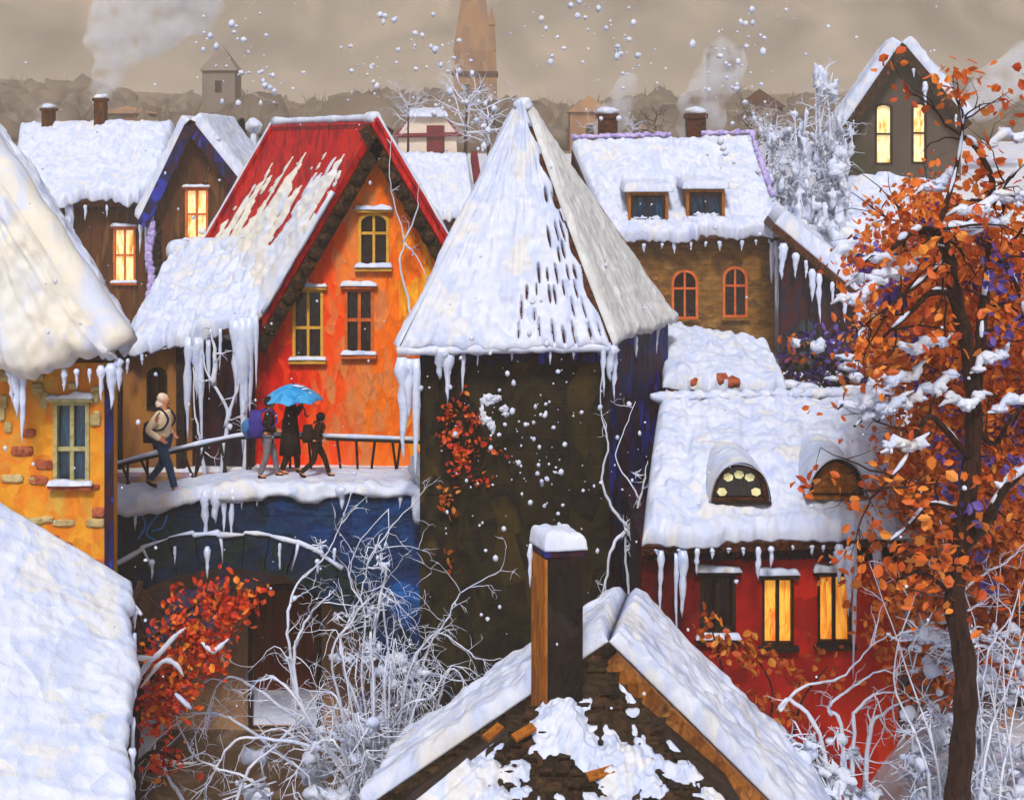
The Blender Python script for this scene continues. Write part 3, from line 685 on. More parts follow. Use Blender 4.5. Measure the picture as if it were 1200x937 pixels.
oh.part('verge_tiles', vr, 'redroof', roof, True)
rg_ = MB(); rg_.tube([RF.lerp(RB, k / 30) + V((0, 0, .05)) for k in range(31)], [.075 + .03 * noise.noise(V((k * .3, 1, 1))) + .04 * sstep(25, 30, k) + .05 * (k < 3) for k in range(31)], 8)
oh.part('ridge_snow', rg_, 'snow', roof, True)
vn = MB(); vn.tube([RF.lerp(GF, k / 24) + V((.02, 0, .11)) for k in range(25)], [.04 + .025 * noise.noise(V((k * .5, 8, 1))) for k in range(25)], 7)
vn.tube([LB.lerp(RB, k / 24) + V((-.04, 0, .10)) for k in range(25)], [.035 + .02 * noise.noise(V((k * .5, 3, 1))) for k in range(25)], 7)
oh.part('verge_snow', vn, 'snow', roof, True)
def cov_red(u, v, q):                      # deep at the foot, thinning upward into streaks
    lim = .50 + .14 * math.sin(u * 3.0 + .4) + .16 * noise.noise(V((u * 5, 1, 0)))
    st = noise.noise(V((u * 26, v * 2.2, 7.7))) + .4 * noise.noise(V((u * 60, v * 5, 1)))
    c = (lim - v) * 2.9 + st * 1.0 * (1 if v > .3 else .5) + .9 * noise.noise(V((u * 14, v * 9, 3.3))) + .5 * noise.noise(V((u * 42, v * 30, 8)))
    c -= 3 * sstep(.90, .97, u) + .9 * max(0, v - .82) * 10
    return c
sm = MB(); snow_sheet(sm, LF, LB, RB, RF, .11, 130, 150, amp=.05, lobe=.05, cover=cov_red, edge=.10, seed=9)
oh.part('roof_snow', sm, 'snow_cream', roof, True)
ve = MB(); ve.tube([LF.lerp(RF, k / 24) + V((.0, -.03, .06)) for k in range(3, 17)], [.05 + .04 * noise.noise(V((k * .6, 2, 1))) for k in range(3, 17)], 8); oh.part('edge_snow', ve, 'snow', roof, True)
fp_ = MB()
for px, py, a_, b_ in [(578, 470, 14, 10), (568, 488, 8, 12), (588, 482, 9, 7), (575, 500, 5, 12)]:
    for q in range(3): fp_.lump(P(px + rr.uniform(-.6, .6) * a_, py + rr.uniform(-.6, .6) * b_, D0), (a_ * D0 / F * rr.uniform(.25, .6), .025, b_ * D0 / F * rr.uniform(.3, .7)), px + q, 3, .9, 2.4)
tw.part('frost_patch', fp_, 'frost', None, True)
# snow-laden lower roof on the left, over the annex
an = T('lean_to_annex', 'brown annex under a deep snow roof left of the orange house', 'annex', P(210, 560, 26.4))
wa = [(p.x, p.z) for p in (P(118, 592, 26.4), P(297, 592, 26.4), P(297, 398, 26.4), P(118, 424, 26.4))]
an.part('front_wall', wall(MB(), [wa[0], ((wa[0][0] * .4 + wa[1][0] * .6), wa[1][1]), ((wa[3][0] * .4 + wa[2][0] * .6), wa[2][1] - .1), wa[3]], [rect(172, 196, 430, 480, 26.4, .5)], 26.4, .25), 'annex')
an.part('shaded_bay', wall(MB(), [((wa[0][0] * .4 + wa[1][0] * .6) + .003, wa[1][1]), (wa[1][0] - .003, wa[1][1]), (wa[2][0] - .003, wa[2][1] - .02), ((wa[3][0] * .4 + wa[2][0] * .6) + .003, wa[2][1] - .1)], [], 26.44, .25), 'maroon')  # annex wall carries on; its shade is given by a darker stone colour
window(an, rect(172, 196, 430, 480, 26.4, .5), 26.4, 'frame_d', 'glass', .04, (1, 0), None, False)
an.part('timber_post', MB().box((P(207, 0, 26.3).x, 26.26, 6.7), (P(217, 0, 26.3).x, 26.397, P(0, 398, 26.3).z)), 'dark')
an.part('timber_post', MB().box((P(134, 0, 26.3).x, 26.26, 6.7), (P(142, 0, 26.3).x, 26.397, P(0, 418, 26.3).z)), 'dark')
an.part('lintel_beam', MB().beam(P(136, 418, 26.27), P(230, 392, 26.27), .12, .16), 'dark')
CA, CB, CC, CD = P(140, 412, 26.05), P(302, 378, 26.05), P(345, 292, 28.0), P(205, 300, 30.2)
rf = an.part('roof', slab(MB(), CA, CB, CC, CD, .12), 'tiles')
sm = MB(); snow_sheet(sm, CA, CB, CC, CD, .26, 90, 80, amp=.12, lobe=.22, edge=.3, seed=12, bend=.02, sag=.1)
an.part('roof_snow', sm, 'snow', rf, True)
hp = MB(); hp.tube([CD.lerp(CC, k / 30) + V((0, -.05, .12)) for k in range(31)], [.24 + .08 * noise.noise(V((k * .4, 6, 2))) for k in range(31)], 12); an.part('valley_snow', hp, 'snow', rf, True)
for k, (px, py, ln, r_) in enumerate([(222, 395, 2.0, .10), (236, 398, 2.3, .08), (231, 395, 1.2, .13), (244, 398, 1.0, .06), (276, 375, 1.6, .12), (284, 372, 2.6, .17), (292, 372, 1.9, .13), (287, 375, 3.0, .09), (258, 385, .8, .05), (150, 420, .3, .05), (166, 415, .22, .04), (300, 370, 1.4, .05)]):
    icicle(an, rf, P(px, py, 25.95), ln, r_, k + 140)

# ------------------------------------------------------------------ yellow house, left
yh = T('corner_house', 'yellow plaster house with blue window under a huge snow roof', 'house', P(60, 640, 21))
d = 21.0; ll = P(-260, 0, d).x; rx = P(131, 0, d).x
yw = rect(63, 105, 470, 567, d)
yh.part('front_wall', wall(MB(), [(ll, 2), (rx, 2), (rx, P(0, 425, d).z), (ll, P(0, 425, d).z)], [yw], d, .3), 'yellow')
bx = P(119, 0, 22.3).x
yh.part('side_wall', MB().hexa([V((rx - .3, d + .303, 2)), V((rx, d + .303, 2)), V((bx, 22.3, 2)), V((bx - .3, 22.3, 2)), V((rx - .3, d + .303, 9.7)), V((rx, d + .303, 9.7)), V((bx, 22.3, 9.7)), V((bx - .3, 22.3, 9.7))]), 'yellow')
window(yh, yw, d, 'frame_g', 'blueglass', .06, (1, 1), 'brick', True, .06, True, barpos=.42)
rr = random.Random(6); st = MB(); bk = MB()
for (px, py, ww, hh) in [(8, 440, 14, 14), (22, 468, 16, 15), (44, 455, 14, 14), (52, 468, 10, 20), (10, 500, 9, 13), (114, 490, 9, 18), (112, 462, 10, 20), (15, 560, 26, 9), (40, 562, 12, 8), (20, 458, 9, 10), (110, 492, 9, 14), (5, 470, 8, 16), (30, 441, 8, 10), (86, 452, 12, 9), (34, 610, 40, 8), (75, 612, 26, 8), (112, 612, 22, 10), (55, 608, 16, 7), (3, 484, 7, 18), (48, 440, 8, 9)]:
    q = P(px, py, d); w_, h_ = ww * d / F / 2, hh * d / F / 2
    st.block((q.x, d - .004, q.z), (w_, .035, h_), px)
for (px, py, ww, hh) in [(34, 507, 16, 9), (26, 528, 26, 11), (52, 544, 20, 11), (45, 562, 22, 10), (116, 600, 16, 12), (116, 660, 18, 10), (70, 640, 30, 12), (90, 652, 22, 10), (110, 570, 14, 6), (60, 630, 18, 8)]:
    q = P(px, py, d); w_, h_ = ww * d / F / 2, hh * d / F / 2
    bk.block((q.x, d - .004, q.z), (w_, .035, h_), px + 7)
yh.part('stone_facing', st, 'quoin', None, True); yh.part('brick_facing', bk, 'brick', None, True)
qn = MB()
for k in range(16): qn.box((rx - .16 - .07 * (k % 2), d - .03, 3.0 + k * .42), (rx + .025, d - .003, 3.0 + k * .42 + .36))
yh.part('quoin_strip', MB().box((rx - .10, d - .05, 2), (rx + .03, d - .004, P(0, 428, d).z)), 'tower_side')
Y0, Y1, Y2, YA = P(-290, 430, 20.5), P(144, 420, 20.5), P(138, 406, 22.35), P(-95, 60, 21.9)
Y3 = P(-330, 385, 25.0)
roof = yh.part('roof', MB().add([Y0, Y1, Y2, Y3, YA, (Y0 + Y2) / 2 - V((0, 0, .2))], [(0, 1, 4), (1, 2, 4), (2, 3, 4), (3, 0, 4), (1, 0, 5), (2, 1, 5), (3, 2, 5), (0, 3, 5)]), 'tiles')
sm = MB(); snow_sheet(sm, Y0, Y1, YA + V((.02, 0, 0)), YA, .34, 130, 90, amp=.12, lobe=.22, edge=.45, seed=21, bend=-.12); yh.part('roof_snow', sm, 'snow_cream', roof, True)
sm = MB(); snow_sheet(sm, Y1 + V((0, .02, 0)), Y2, YA, YA, .3, 50, 60, amp=.1, lobe=.12, edge=.4, seed=22, bend=-.10); yh.part('roof_snow', sm, 'snow', roof, True)
hp = MB(); hp.tube([Y1.lerp(YA, k / 40) + V((-.06, .04, .14 + .02 * math.sin(k))) for k in range(41)], [.30 + .06 * noise.noise(V((k * .3, 2, 2))) for k in range(41)], 14)
yh.part('hip_snow', hp, 'snow_cream', roof, True)
for k, (px, py, ln, r_) in enumerate([(20, 432, .75, .10), (28, 434, 1.1, .06), (14, 432, .5, .08), (75, 432, .35, .05), (118, 428, .55, .06), (130, 425, .7, .09), (138, 420, .5, .07), (90, 432, .3, .04), (105, 432, .22, .04)]):
    icicle(yh, roof, P(px, py, 20.45), ln, r_, k + 30)

# ------------------------------------------------------------------ near roof, bottom left
nl = T('low_house', 'near house at the bottom edge under a smooth white snow roof', 'house', P(40, 900, 14))
A1, A2, A3, A4 = P(150, 1010, 12.6), P(156, 690, 15.6), P(-10, 590, 15.6), P(-90, 1010, 12.2)
nl.part('wall', MB().hexa([V((p.x, p.y, 1.8)) for p in (A4, A1 + V((-.15, .1, 0)), A2 + V((-.25, 0, 0)), A3)] + [p - V((0, 0, .25)) for p in (A4, A1 + V((-.15, .1, 0)), A2 + V((-.25, 0, 0)), A3)]), 'annex')
rf = nl.part('roof', MB().hexa([p - V((0, 0, .2)) for p in (A4, A1, A2, A3)] + [A4, A1, A2, A3]), 'tiles')
sm = MB(); snow_sheet(sm, A1, A2, A3, A4, .16, 130, 110, amp=.034, lobe=.09, edge=.2, seed=31, bend=-.01); nl.part('roof_snow', sm, 'snow', rf, True)
for k in range(7): icicle(nl, rf, A1.lerp(A2, .25 + k * .11) + V((.02, 0, .02)), .25 + .3 * (k % 3) / 2, .04, k + 45)

# ------------------------------------------------------------------ long brown house, upper left
bh = T('long_house', 'brown house with long snowy roof and two lit windows at upper left', 'house', P(170, 330, 44))
d = 44.0
lw = rect(133, 159, 267, 331, d)
bh.part('long_wall', wall(MB(), [(P(20, 0, d).x, 6.8), (P(178, 0, d).x, 6.8), (P(178, 0, d).x, P(0, 236, d).z), (P(20, 0, d).x, P(0, 236, d).z)], [lw], d, .3), 'brown')
window(bh, lw, d, 'frame_o', 'lit', .07, (1, 1), 'frame_o', True, .06, True)
B0, B1, B2, B3 = P(12, 236, 43.4), P(182, 234, 43.4), P(205, 150, 47.5), P(24, 152, 47.5)
rf = bh.part('roof', slab(MB(), B0, B1, B2, B3, .25), 'tiles')
sm = MB(); snow_sheet(sm, B0, B1, B2, B3, .36, 110, 50, amp=.10, lobe=.35, edge=.4, seed=41); bh.part('roof_snow', sm, 'snow', rf, True)
bh.part('back_slope', slab(MB(), B3 + V((0, 7, -4)), B2 + V((0, 7, -4)), B2 + V((0, .01, 0)), B3 + V((0, .01, 0)), .25), 'tiles', rf)
dg = 43.0
g2 = rect(217, 244, 221, 281, dg)
gp = [(P(x, y, dg).x, P(x, y, dg).z) for x, y in [(177, 420), (290, 420), (290, 236), (223, 148), (177, 238)]]
bh.part('gable_wall', wall(MB(), gp, [g2], dg, .3), 'brown')
window(bh, g2, dg, 'frame_o', 'lit', .07, (1, 1), 'frame_o', True, .06, True)
q0, q1, q2 = P(166, 258, dg - .4), P(223, 140, dg - .4), P(296, 232, dg - .4); ev2 = V((0, 5.2, 0))
grf = bh.part('gable_roof', slab(MB(), q0 + ev2, q0, q1, q1 + ev2, .2), 'verge')
bh.part('gable_slope', slab(MB(), q2, q2 + ev2, q1 + ev2, q1, .2), 'verge', grf)
sm = MB(); snow_sheet(sm, q0 + ev2, q0, q1, q1 + ev2, .36, 40, 40, amp=.08, lobe=.1, edge=.3, seed=42)
bh.part('gable_snow', sm, 'snow', grf, True)
sm = MB(); snow_sheet(sm, q2, q2 + ev2, q1 + ev2, q1, .36, 40, 40, amp=.08, lobe=.1, edge=.3, seed=43)
bh.part('gable_snow', sm, 'snow', grf, True)
bd = MB(); bd.beam(q0 + V((.03, -.05, -.16)), q1 + V((0, -.05, -.22)), .1, .34); bd.beam(q2 + V((-.03, -.052, -.16)), q1 + V((0, -.052, -.22)), .1, .34)
bh.part('verge_board', bd, 'tower_side', grf)
bs = MB()
for k in range(9): bs.lump(P(183 + k * .2, 262 + k * 9, dg - .05), (.16, .09, .13), k, 2, .3)
bh.part('corner_stones', bs, 'dark', None, True)
bs = MB()
for k in range(10): bs.lump(P(52 + k * 11.5, 243, d - .12), (.15, .12, .13), k + 20, 2, .3)
bh.part('eave_ends', bs, 'dark', None, True)
for k, (px, py, ln, r_) in enumerate([(80, 240, 1.1, .16), (84, 240, 1.6, .07), (100, 240, .5, .06), (165, 238, 1.6, .10), (172, 238, 2.2, .08), (45, 240, .5, .07), (125, 240, .4, .05)]): icicle(bh, rf, P(px, py, 43.4), ln, r_, k + 170)
vl = MB()
for k in range(12): vl.lump(P(176 + math.sin(k) * 2, 255 + k * 9, dg - .35), (.13, .1, .2), k + 3, 2, .5)
bh.part('frosted_drainpipe', vl, 'lilac', None, True)
for px, py, h_, lab in [(57, 154, .7, None), (118, 156, 1.1, None)]:
    q = P(px, py, 47.2); cm = MB(); cm.box((q.x - .18, q.y - .2, q.z - .6), (q.x + .18, q.y + .2, q.z + h_)); cm.box((q.x - .23, q.y - .25, q.z + h_ + .003), (q.x + .23, q.y + .25, q.z + h_ + .10))
    ch = bh.part('chimney', cm, 'brown'); c2 = MB(); c2.lump((q.x, q.y, q.z + h_ + .14), (.24, .25, .12), px, 2, .3); bh.part('chimney_snow', c2, 'snow', ch, True)

# ------------------------------------------------------------------ ochre stone house behind the tower, right
sh = T('stone_house', 'ochre stone house with two arched windows and two roof windows in snow', 'house', P(830, 400, 40))
d = 40.0
a1, a2 = rect(787, 818, 316, 374, d, .45), rect(847, 876, 312, 372, d, .45)
xa, xb = P(742, 0, d).x, P(908, 0, d).x
sh.part('front_wall', wall(MB(), [(xa, 4), (xb, 4), (xb, P(0, 282, d).z), (xa, P(0, 286, d).z)], [a1, a2], d, .3), 'ochre')
sh.part('side_wall', MB().hexa([V((xa, d + .302, 4)), V((xa + .3, d + .302, 4)), V((xa + .3, 47, 4)), V((xa, 47, 4)), V((xa, d + .302, 10.1)), V((xa + .3, d + .302, 10.1)), V((xa + .3, 47, 10.1)), V((xa, 47, 10.1))]), 'dark')
for lp in (a1, a2): window(sh, lp, d, 'frame_o', 'glass', .07, (1, 1), 'ochre', False, .06, False, barpos=.62)
H0, H1, H2, H3 = P(716, 284, 39.5), P(916, 276, 39.5), P(880, 168, 44), P(670, 174, 44)
rf = sh.part('roof', slab(MB(), H0, H1, H2, H3, .2), 'tiles')
holes = [(737, 777, 233, 263), (806, 844, 229, 258)]
def uv_on(px, py):
    best = None
    for iu in range(61):
        for iv in range(61):
            u, v = iu / 60, iv / 60; p = (H0 * (1 - u) + H1 * u) * (1 - v) + (H3 * (1 - u) + H2 * u) * v
            e_ = (600 + p.x * F / p.y - px) ** 2 + (HY + (HC - p.z) * F / p.y - py) ** 2
            if best is None or e_ < best[0]: best = (e_, p)
    return best[1]
sm = MB(); snow_sheet(sm, H0, H1, H2, H3, .34, 130, 80, amp=.11, lobe=.22, edge=.3, seed=51); sh.part('roof_snow', sm, 'snow', rf, True)
for k, (X0, X1, Y0_, Y1_) in enumerate(holes):
    pb = uv_on((X0 + X1) / 2, Y1_); hw = (X1 - X0) / 2 * pb.y / F; hh = (Y1_ - Y0_) * pb.y / F
    y = pb.y - .42; cx, z0 = pb.x, pb.z + .10
    lp = [(cx - hw, z0), (cx + hw, z0), (cx + hw, z0 + hh), (cx - hw, z0 + hh)]
    dm = MB(); dm.ring([V((x, y, z)) for x, z in [(cx - hw - .08, z0 - .5), (cx + hw + .08, z0 - .5), (cx + hw + .08, z0 + hh + .08), (cx - hw - .08, z0 + hh + .08)]], [V((x, y, z)) for x, z in lp], (0, 1.9, 0))
    do = sh.part('dormer', dm, 'woodorange')
    fm = MB().ring([V((x, y + .03, z)) for x, z in lp], [V((cx + (x - cx) * .84, y + .03, z0 + hh / 2 + (z - z0 - hh / 2) * .82)) for x, z in lp], (0, .08, 0)); fm.box((cx - .025, y + .05, z0 + .06), (cx + .025, y + .10, z0 + hh - .06))
    wn = sh.part('window', fm, 'frame_d', do)
    sh.part('pane', MB().box((cx - hw * .9, y + .12, z0 + .04), (cx + hw * .9, y + .14, z0 + hh - .04)), 'blueglass', do)
    sm = MB(); snow_sheet(sm, (cx - hw - .22, y - .12, z0 + hh + .09), (cx + hw + .22, y - .12, z0 + hh + .09), (cx + hw + .22, y + 1.9, z0 + hh + .16), (cx - hw - .22, y + 1.9, z0 + hh + .16), .26, 30, 30, amp=.08, lobe=.04, edge=.2, seed=52 + k)
    sh.part('dormer_snow', sm, 'snow', do, True)
    sm = MB(); snow_sheet(sm, (cx - hw - .1, y - .16, z0 - .16), (cx + hw + .1, y - .16, z0 - .16), (cx + hw + .1, y - .01, z0 - .06), (cx - hw - .1, y - .01, z0 - .06), .12, 24, 6, amp=.05, lobe=.03, edge=.06, seed=55 + k); sh.part('sill_snow', sm, 'snow', do, True)
rt = MB()
for a, b_, n in ((H3, H3.lerp(H2, .55), 40), (H3.lerp(H2, .72), H2, 20), (H2, H2.lerp(H1, .72), 40)):
    rt.tube([a.lerp(b_, k / n) + V((.02 * math.sin(k), -.06, .36 + .05 * noise.noise(V((k * .5, 2, 1))))) for k in range(n + 1)], [max(.03, .085 + .09 * noise.noise(V((k * .45, a.x, 3)))) for k in range(n + 1)], 8)
sh.part('ridge_snow', rt, 'lilac', rf, True)
bk = MB(); bk.prism([H3, H2, H2 + V((0, 4, -3.5)), H3 + V((0, 4, -3.5))], (0, 0, -.2)); sh.part('back_slope', bk, 'tiles', rf)
icicle_row(sh, rf, P(745, 288, 39.45), P(912, 282, 39.45), 9, .12, .55, .06, 61)
icicle(sh, rf, P(910, 282, 39.4), 2.2, .12, 5); icicle(sh, rf, P(905, 284, 39.4), 1.2, .10, 6)
for px in (712, 815):
    q = P(px, 166, 44.4); cm = MB(); cm.box((q.x - .3, q.y - .3, q.z - 1), (q.x + .3, q.y + .3, q.z + .75)); cm.box((q.x - .36, q.y - .36, q.z + .753), (q.x + .36, q.y + .36, q.z + .9))
    ch = sh.part('chimney', cm, 'tiles'); c2 = MB(); c2.lump((q.x, q.y, q.z + .98), (.38, .37, .16), px, 2, .3); sh.part('chimney_snow', c2, 'snow', ch, True)

# dark wing sloping away to the right
dw = T('dark_outhouse', 'dark maroon outhouse with steep snow slope right of the ochre house', 'house', P(950, 460, 38))
d = 38.0
dp = [(P(x, y, d).x, P(x, y, d).z) for x, y in [(915, 560), (1012, 560), (1008, 352), (915, 275)]]
dw.part('front_wall', wall(MB(), dp, [rect(935, 957, 372, 430, d)], d, .3), 'maroon')
window(dw, rect(935, 957, 372, 430, d), d, 'frame_d', 'blueglass', .06, (1, 0), None, False)
e0, e1 = P(1016, 352, d - .5), P(908, 262, d - .5); ev3 = V((.6, 6, .3))
rf = dw.part('roof', slab(MB(), e0, e0 + ev3, e1 + ev3, e1, .2), 'tiles')
sm = MB(); snow_sheet(sm, e0, e0 + ev3, e1 + ev3, e1, .42, 50, 50, amp=.14, lobe=.3, edge=.3, seed=58); dw.part('roof_snow', sm, 'snow', rf, True)
for k, (px, py, ln, r_) in enumerate([(918, 285, 1.0, .16), (932, 296, .7, .1), (944, 305, .5, .08), (952, 315, .9, .13), (960, 320, 1.4, .10), (975, 330, .6, .08), (990, 340, .9, .09), (1006, 350, 1.2, .1)]): icicle(dw, rf, P(px, py, d - .5), ln, r_, k + 210)
for k in range(9): pass

# ------------------------------------------------------------------ snow-covered shed between tower and crimson house
sd = T('garden_shed', 'low black shed under a drooping snow slab beside the tower', 'shed', P(850, 480, 25.5))
s0, s1, s2, s3 = P(776, 446, 24.6), P(922, 456, 24.6), P(900, 410, 27.2), P(776, 384, 27.2)
sd.part('wall', MB().hexa([V((P(786, 0, 25).x, 25, 3)), V((P(912, 0, 25).x, 25, 3)), V((P(905, 0, 27).x, 27, 3)), V((P(786, 0, 27).x, 27, 3)), V((P(786, 0, 25).x, 25, s0.z - .12)), V((P(912, 0, 25).x, 25, s1.z - .12)), V((P(905, 0, 27).x, 27, s2.z - .2)), V((P(786, 0, 27).x, 27, s3.z - .2))]), 'dark')
rf = sd.part('roof', slab(MB(), s0, s1, s2, s3, .08), 'shingle')
sm = MB(); snow_sheet(sm, s0, s1, s2, s3, .2, 70, 50, amp=.10, lobe=.22, edge=.2, seed=71, sag=.08); sd.part('roof_snow', sm, 'snow', rf, True)
lg = MB(); lg.tube([P(784, 466, 24.5), P(840, 458, 24.5), P(905, 470, 24.5)], .07, 7); sd.part('eave_beam', lg, 'verge', None, True)
sb = MB()
for k, (px, py) in enumerate([(792, 448), (815, 442), (826, 446), (845, 436), (858, 440)]): sb.lump(P(px, py + 8, 24.5), (.14, .09, .11), k, 2, .5)
sd.part('roof_stones', sb, 'brick', rf, True)
icicle_row(sd, rf, P(800, 462, 24.5), P(918, 468, 24.5), 7, .1, .5, .05, 66)

# ------------------------------------------------------------------ crimson house, right
ch = T('crimson_house', 'crimson house with half-round dormers and two glowing windows at right', 'house', P(910, 900, 20))
d = 20.0
c1, c2, c3 = rect(820, 862, 672, 746, d), rect(893, 930, 676, 755, d), rect(958, 997, 672, 753, d)
xa, xb = P(752, 0, d).x, P(1053, 0, d).x; zt2 = P(0, 636, d).z
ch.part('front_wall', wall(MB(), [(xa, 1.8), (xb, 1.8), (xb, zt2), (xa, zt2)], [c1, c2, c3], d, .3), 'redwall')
for sx in (xa, xb - .3):
    ch.part('side_wall', MB().box((sx, d + .302, 1.8), (sx + .3, 23.4, zt2 - .01)), 'maroon')
window(ch, c1, d, 'frame_d', 'glass', .06, (1, 0), 'dark', True, .07, True, fmat2='dark')
window(ch, c2, d, 'frame_d', 'litgold', .035, (1, 0), 'dark', False, .05, True, fmat2='dark')
window(ch, c3, d, 'frame_d', 'litgold', .035, (1, 0), 'dark', False, .05, True, fmat2='dark')
R0, R1, R2, R3 = P(752, 640, 19.6), P(1062, 630, 19.6), P(1046, 474, 23.0), P(772, 480, 23.0)
rf = ch.part('roof', slab(MB(), R0, R1, R2, R3, .15), 'tiles')
sm = MB(); snow_sheet(sm, R0, R1, R2, R3, .24, 150, 110, amp=.09, lobe=.14, edge=.28, seed=81, bend=-.14); ch.part('roof_snow', sm, 'snow', rf, True)
ch.part('back_slope', slab(MB(), R3 + V((0, 2.6, -2.2)), R2 + V((0, 2.6, -2.2)), R2 + V((0, .01, 0)), R3 + V((0, .01, 0)), .15), 'tiles', rf)
sm = MB()
for k in range(30):
    p = R3.lerp(R2, k / 29); sm.lump(p + V((0, -.12, .24)), (.16, .13, .09 + .03 * math.sin(k * 3)), k, 2, .5)
ch.part('ridge_snow', sm, 'snow', rf, True)
cn = MB()
for k in range(34):
    x = xa + .12 + k * (xb - xa - .24) / 33; cn.lump((x, d - .10, zt2 - .10 - .05 * noise.noise(V((k * .9, 0, 0)))), (.09, .10, .12), k, 2, .5)
ch.part('cornice_stones', cn, 'maroon', None, True)
icicle_row(ch, rf, P(765, 648, 19.5), P(1050, 640, 19.5), 15, .06, .5, .045, 91)
for k, (px, py, ln, r_) in enumerate([(800, 645, .95, .09), (792, 648, 1.2, .04), (995, 640, 1.0, .10), (1002, 640, 1.9, .045), (1030, 640, .8, .06), (985, 642, .5, .1), (775, 645, 1.0, .05)]): icicle(ch, rf, P(px, py, 19.5), ln, r_, k + 95)
for k, (xm, yb, hwpx, hpx, kind) in enumerate([(867, 586, 34, 46, 0), (980, 580, 33, 45, 1)]):
    dd_ = 19.98; q = P(xm, yb, dd_); hw, hh = hwpx * dd_ / F, hpx * dd_ / F
    arc = [(q.x + hw * math.cos(math.pi * i / 16), q.z + hh * math.sin(math.pi * i / 16)) for i in range(17)]
    arc2 = [(q.x + (x - q.x) * .84, q.z + .02 + (z - q.z) * .82) for x, z in arc]
    o3 = [V((x, dd_, z)) for x, z in arc]; i3 = [V((x, dd_, z)) for x, z in arc2]
    dm = ch.part('dormer', MB().ring(o3, i3, (0, 1.6, 0)), 'tiles' if kind == 0 else 'dark', label='half-round dormer lit by five small pale panes' if kind == 0 else 'half-round dormer boarded with brown planks')
    if kind == 0:
        ch.part('pane', MB().prism([V((x, dd_ + .10, z)) for x, z in arc2], (0, .03, 0)), 'glass', dm)
        for ang, rr_ in [(18, .62), (56, .66), (90, .62), (124, .66), (162, .62)]:
            cx, cz = q.x + hw * rr_ * math.cos(R(ang)), q.z + .02 + hh * rr_ * .95 * math.sin(R(ang)) - (.02 if ang in (18, 162) else 0)
            hx = [(cx + .075 * math.cos(R(20 + 60 * i + ang)), cz + .062 * math.sin(R(20 + 60 * i + ang))) for i in range(6)]
            ch.part('lit_pane', MB().prism([V((x, dd_ + .06, z)) for x, z in hx], (0, .036, 0)), 'litpale', dm)
    else:
        pb = MB()
        for i in range(5):
            za, zb = q.z + .02 + i * hh * .17, q.z + .02 + (i + .93) * hh * .17; ww_ = hw * .84 * math.sqrt(max(.05, 1 - ((i + .6) * .19) ** 2)); pb.box((q.x - ww_, dd_ + .05 + .01 * (i % 2), za), (q.x + ww_, dd_ + .1, zb))
        ch.part('shutter', pb, 'wood', dm)
    ch.part('sill', MB().box((q.x - hw - .03, dd_ - .06, q.z - .05), (q.x + hw + .03, dd_ + .2, q.z - .003)), 'wood' if kind else 'dark', dm)
    hs = MB(); n1 = 34; n2 = 16; vs_ = []
    for j in range(n2):
        yy = dd_ - .10 + j * .105
        for i in range(n1):
            a = math.pi * (i / (n1 - 1)); e_ = min(1, j / 3); rr_ = 1.0 + (.03 + .05 * math.sin(a)) * (math.sqrt(max(0, 1 - (1 - e_) ** 2)) * .9 + .1)
            p = V((q.x + hw * rr_ * math.cos(a) * 1.04, yy, q.z - .02 + hh * rr_ * math.sin(a))); p += V((0, 0, 1)) * .05 * noise.noise(p * 3.5) * math.sin(a); vs_.append(p)
    hs.add(vs_, [(j * n1 + i, j * n1 + i + 1, (j + 1) * n1 + i + 1, (j + 1) * n1 + i) for j in range(n2 - 1) for i in range(n1 - 1)])
    hs.add([V((q.x + hw * 1.003 * math.cos(math.pi * i / 16), dd_ - .10 + .2 * jj, q.z + hh * 1.003 * math.sin(math.pi * i / 16))) for jj in range(2) for i in range(17)], [(i, i + 1, 17 + i + 1, 17 + i) for i in range(16)])
    ch.part('dormer_snow', hs, 'snow', dm, True)

# ------------------------------------------------------------------ hilltop house
th = T('hilltop_house', 'small grey-green gabled house with two lit windows high on the hill', 'house', P(1056, 235, 50))
d = 50.0
t1, t2 = rect(1025, 1046, 121, 193, d, .2), rect(1068, 1086, 120, 192, d, .2)
th.part('front_wall', wall(MB(), [(P(x, y, d).x, P(x, y, d).z) for x, y in [(993, 275), (1126, 275), (1126, 138), (1058, 57), (993, 146)]], [t1, t2], d, .3), 'hillhouse')
th.part('side_wall', MB().box((P(993, 0, d).x, d + .302, 9), (P(993, 0, d).x + .3, 52.6, 13.8)), 'dark')
window(th, t1, d, 'frame_d', 'lit', .08, (0, 1), None, False, .07)
window(th, t2, d, 'frame_d', 'lit', .08, (0, 1), None, False, .07)
k0, k1, k2 = P(982, 158, d - .5), P(1057, 50, d - .5), P(1136, 142, d - .5); ev4 = V((.5, 3.0, 0))
rf = th.part('roof', slab(MB(), k0 + ev4, k0, k1, k1 + ev4, .22), 'verge'); th.part('roof_slope', slab(MB(), k2, k2 + ev4, k1 + ev4, k1, .22), 'verge', rf)
for a, bb, sd_ in ((k0 + ev4, k0, 91), (k2, k2 + ev4, 92)):
    sm = MB(); c_, d_ = (k1, k1 + ev4) if sd_ == 91 else (k1 + ev4, k1)
    snow_sheet(sm, a, bb, c_, d_, .42, 40, 40, amp=.10, lobe=.2, edge=.3, seed=sd_); th.part('roof_snow', sm, 'snow', rf, True)
vb = MB(); vb.beam(k0 + V((.05, -.04, -.2)), k1 + V((0, -.04, -.25)), .1, .35); vb.beam(k2 + V((-.05, -.042, -.2)), k1 + V((0, -.042, -.25)), .1, .35); th.part('verge_board', vb, 'verge', rf)
for k, (px, py, ln, r_) in enumerate([(1084, 96, .9, .12), (1000, 140, .4, .06), (1120, 134, .5, .07), (1070, 80, .35, .06)]): icicle(th, rf, P(px, py, d - .55), ln, r_, k + 300)
lv = MB()
